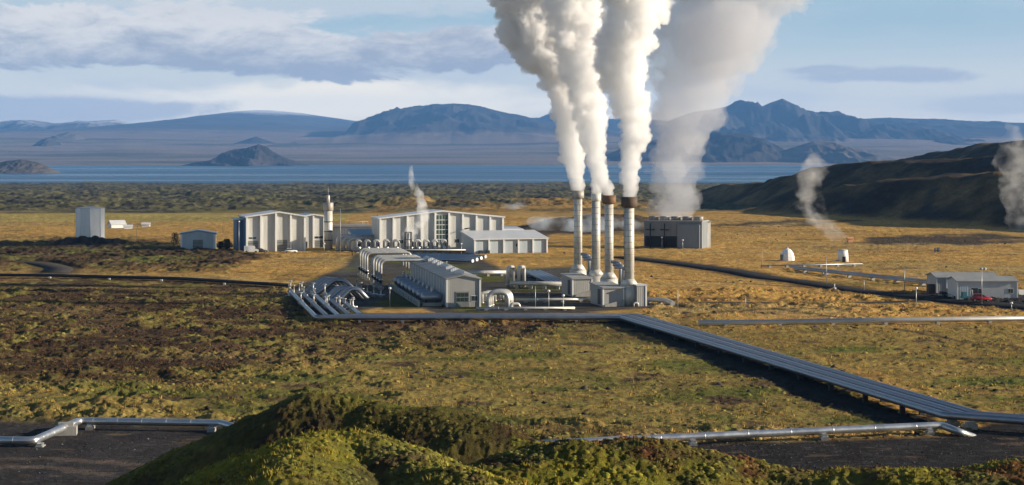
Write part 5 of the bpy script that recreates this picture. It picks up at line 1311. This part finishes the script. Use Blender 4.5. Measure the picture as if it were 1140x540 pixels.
nA = cloud(15, 3.1, 11, .63, 1, 2.5); nB = cloud(34, 8.4, 10, .66, 1, 2.6); nC = cloud(9, 12.0, 7, .55, 1, 4)
def mixcol(f, a, b):
    m = N.new('ShaderNodeMix'); m.data_type = 'RGBA'; L.new(f, m.inputs['Factor'])
    for k, v in ((6, a), (7, b)):
        if isinstance(v, tuple): m.inputs[k].default_value = (*v, 1)
        else: L.new(v, m.inputs[k])
    return m.outputs[2]
col = sky.outputs[0]
K = 2**-EXPO/.06
def c3(r, g, b): return (r*K, g*K, b*K)
near = ramp(el, .10, .30, 1, 0)
# clear blue towards the top of the view, paler near the horizon
col = mixcol(math_('MULTIPLY', near, .85), col, mixcol(ramp(el, .004, .070), c3(1.42, 1.25, .98), c3(.45, .62, .72)))
veil = math_('MULTIPLY', math_('MULTIPLY', ramp(nC, .42, .70), .5), near)
col = mixcol(veil, col, c3(.66, .70, .74))
cre = ramp(math_('ADD', blob(uu(330), vv(114), .17, .014), math_('MULTIPLY_ADD', nA, 1.8, -.9)), -.05, .6)
col = mixcol(math_('MULTIPLY', cre, .8), col, c3(1.62, 1.40, 1.02))
low = ramp(math_('ADD', blob(uu(50), vv(122), .12, .0095), math_('MULTIPLY_ADD', nA, 1.8, -.9)), .0, .45)
col = mixcol(math_('MULTIPLY', low, .85), col, c3(.60, .60, .62))
bank = math_('MAXIMUM', blob(uu(170), vv(46), .20, .019), blob(uu(450), vv(54), .11, .015))
bank = math_('MAXIMUM', bank, blob(uu(290), vv(68), .08, .011))
bk = ramp(math_('ADD', bank, math_('MULTIPLY_ADD', nA, 2.6, -1.3)), .05, .26)
shade = mixcol(ramp(math_('ADD', math_('MULTIPLY_ADD', nB, .8, .1), math_('MULTIPLY', math_('SUBTRACT', el, vv(52)), 10.0)), .34, .70), c3(.42, .45, .52), c3(.90, .86, .81))
col = mixcol(math_('MULTIPLY', bk, .93), col, shade)
topb = ramp(math_('ADD', blob(uu(330), vv(0), .18, .012), math_('MULTIPLY_ADD', nB, 1.8, -.9)), .0, .5)
col = mixcol(math_('MULTIPLY', topb, .6), col, c3(.74, .74, .75))
st = ramp(math_('ADD', math_('MAXIMUM', blob(uu(985), vv(85), .058, .0058), blob(uu(915), vv(79), .03, .0035)), math_('MULTIPLY_ADD', nB, 1.5, -.75)), .05, .5)
col = mixcol(math_('MULTIPLY', st, .8), col, c3(.53, .56, .63))
st2 = ramp(math_('ADD', blob(uu(1120), vv(118), .05, .006), math_('MULTIPLY_ADD', nA, 1.6, -.8)), .0, .5)
col = mixcol(math_('MULTIPLY', st2, .6), col, c3(.74, .72, .68))
L.new(col, bg.inputs[0])

cam = bpy.data.objects.new('camera', bpy.data.cameras.new('camera')); C.objects.link(cam)
cam.location = (0, 0, HC); cam.rotation_euler = (PI/2, 0, 0); cam.data.sensor_width = 36; cam.data.lens = 36*F/1140
cam.data.shift_y = -(270-HY)/1140; cam.data.clip_start = .5; cam.data.clip_end = 80000
sc = bpy.context.scene; sc.camera = cam
sc.view_settings.view_transform = 'Standard'; sc.view_settings.look = 'None'; sc.view_settings.exposure = EXPO; sc.view_settings.gamma = 1.0
sc.render.engine = 'CYCLES'; cy = sc.cycles
cy.use_denoising = True; cy.max_bounces = 16; cy.diffuse_bounces = 2; cy.glossy_bounces = 2; cy.transmission_bounces = 2; cy.transparent_max_bounces = 16; cy.volume_bounces = 12
cy.volume_step_rate = .5; cy.volume_max_steps = 256; cy.use_adaptive_sampling = True; cy.adaptive_threshold = .015
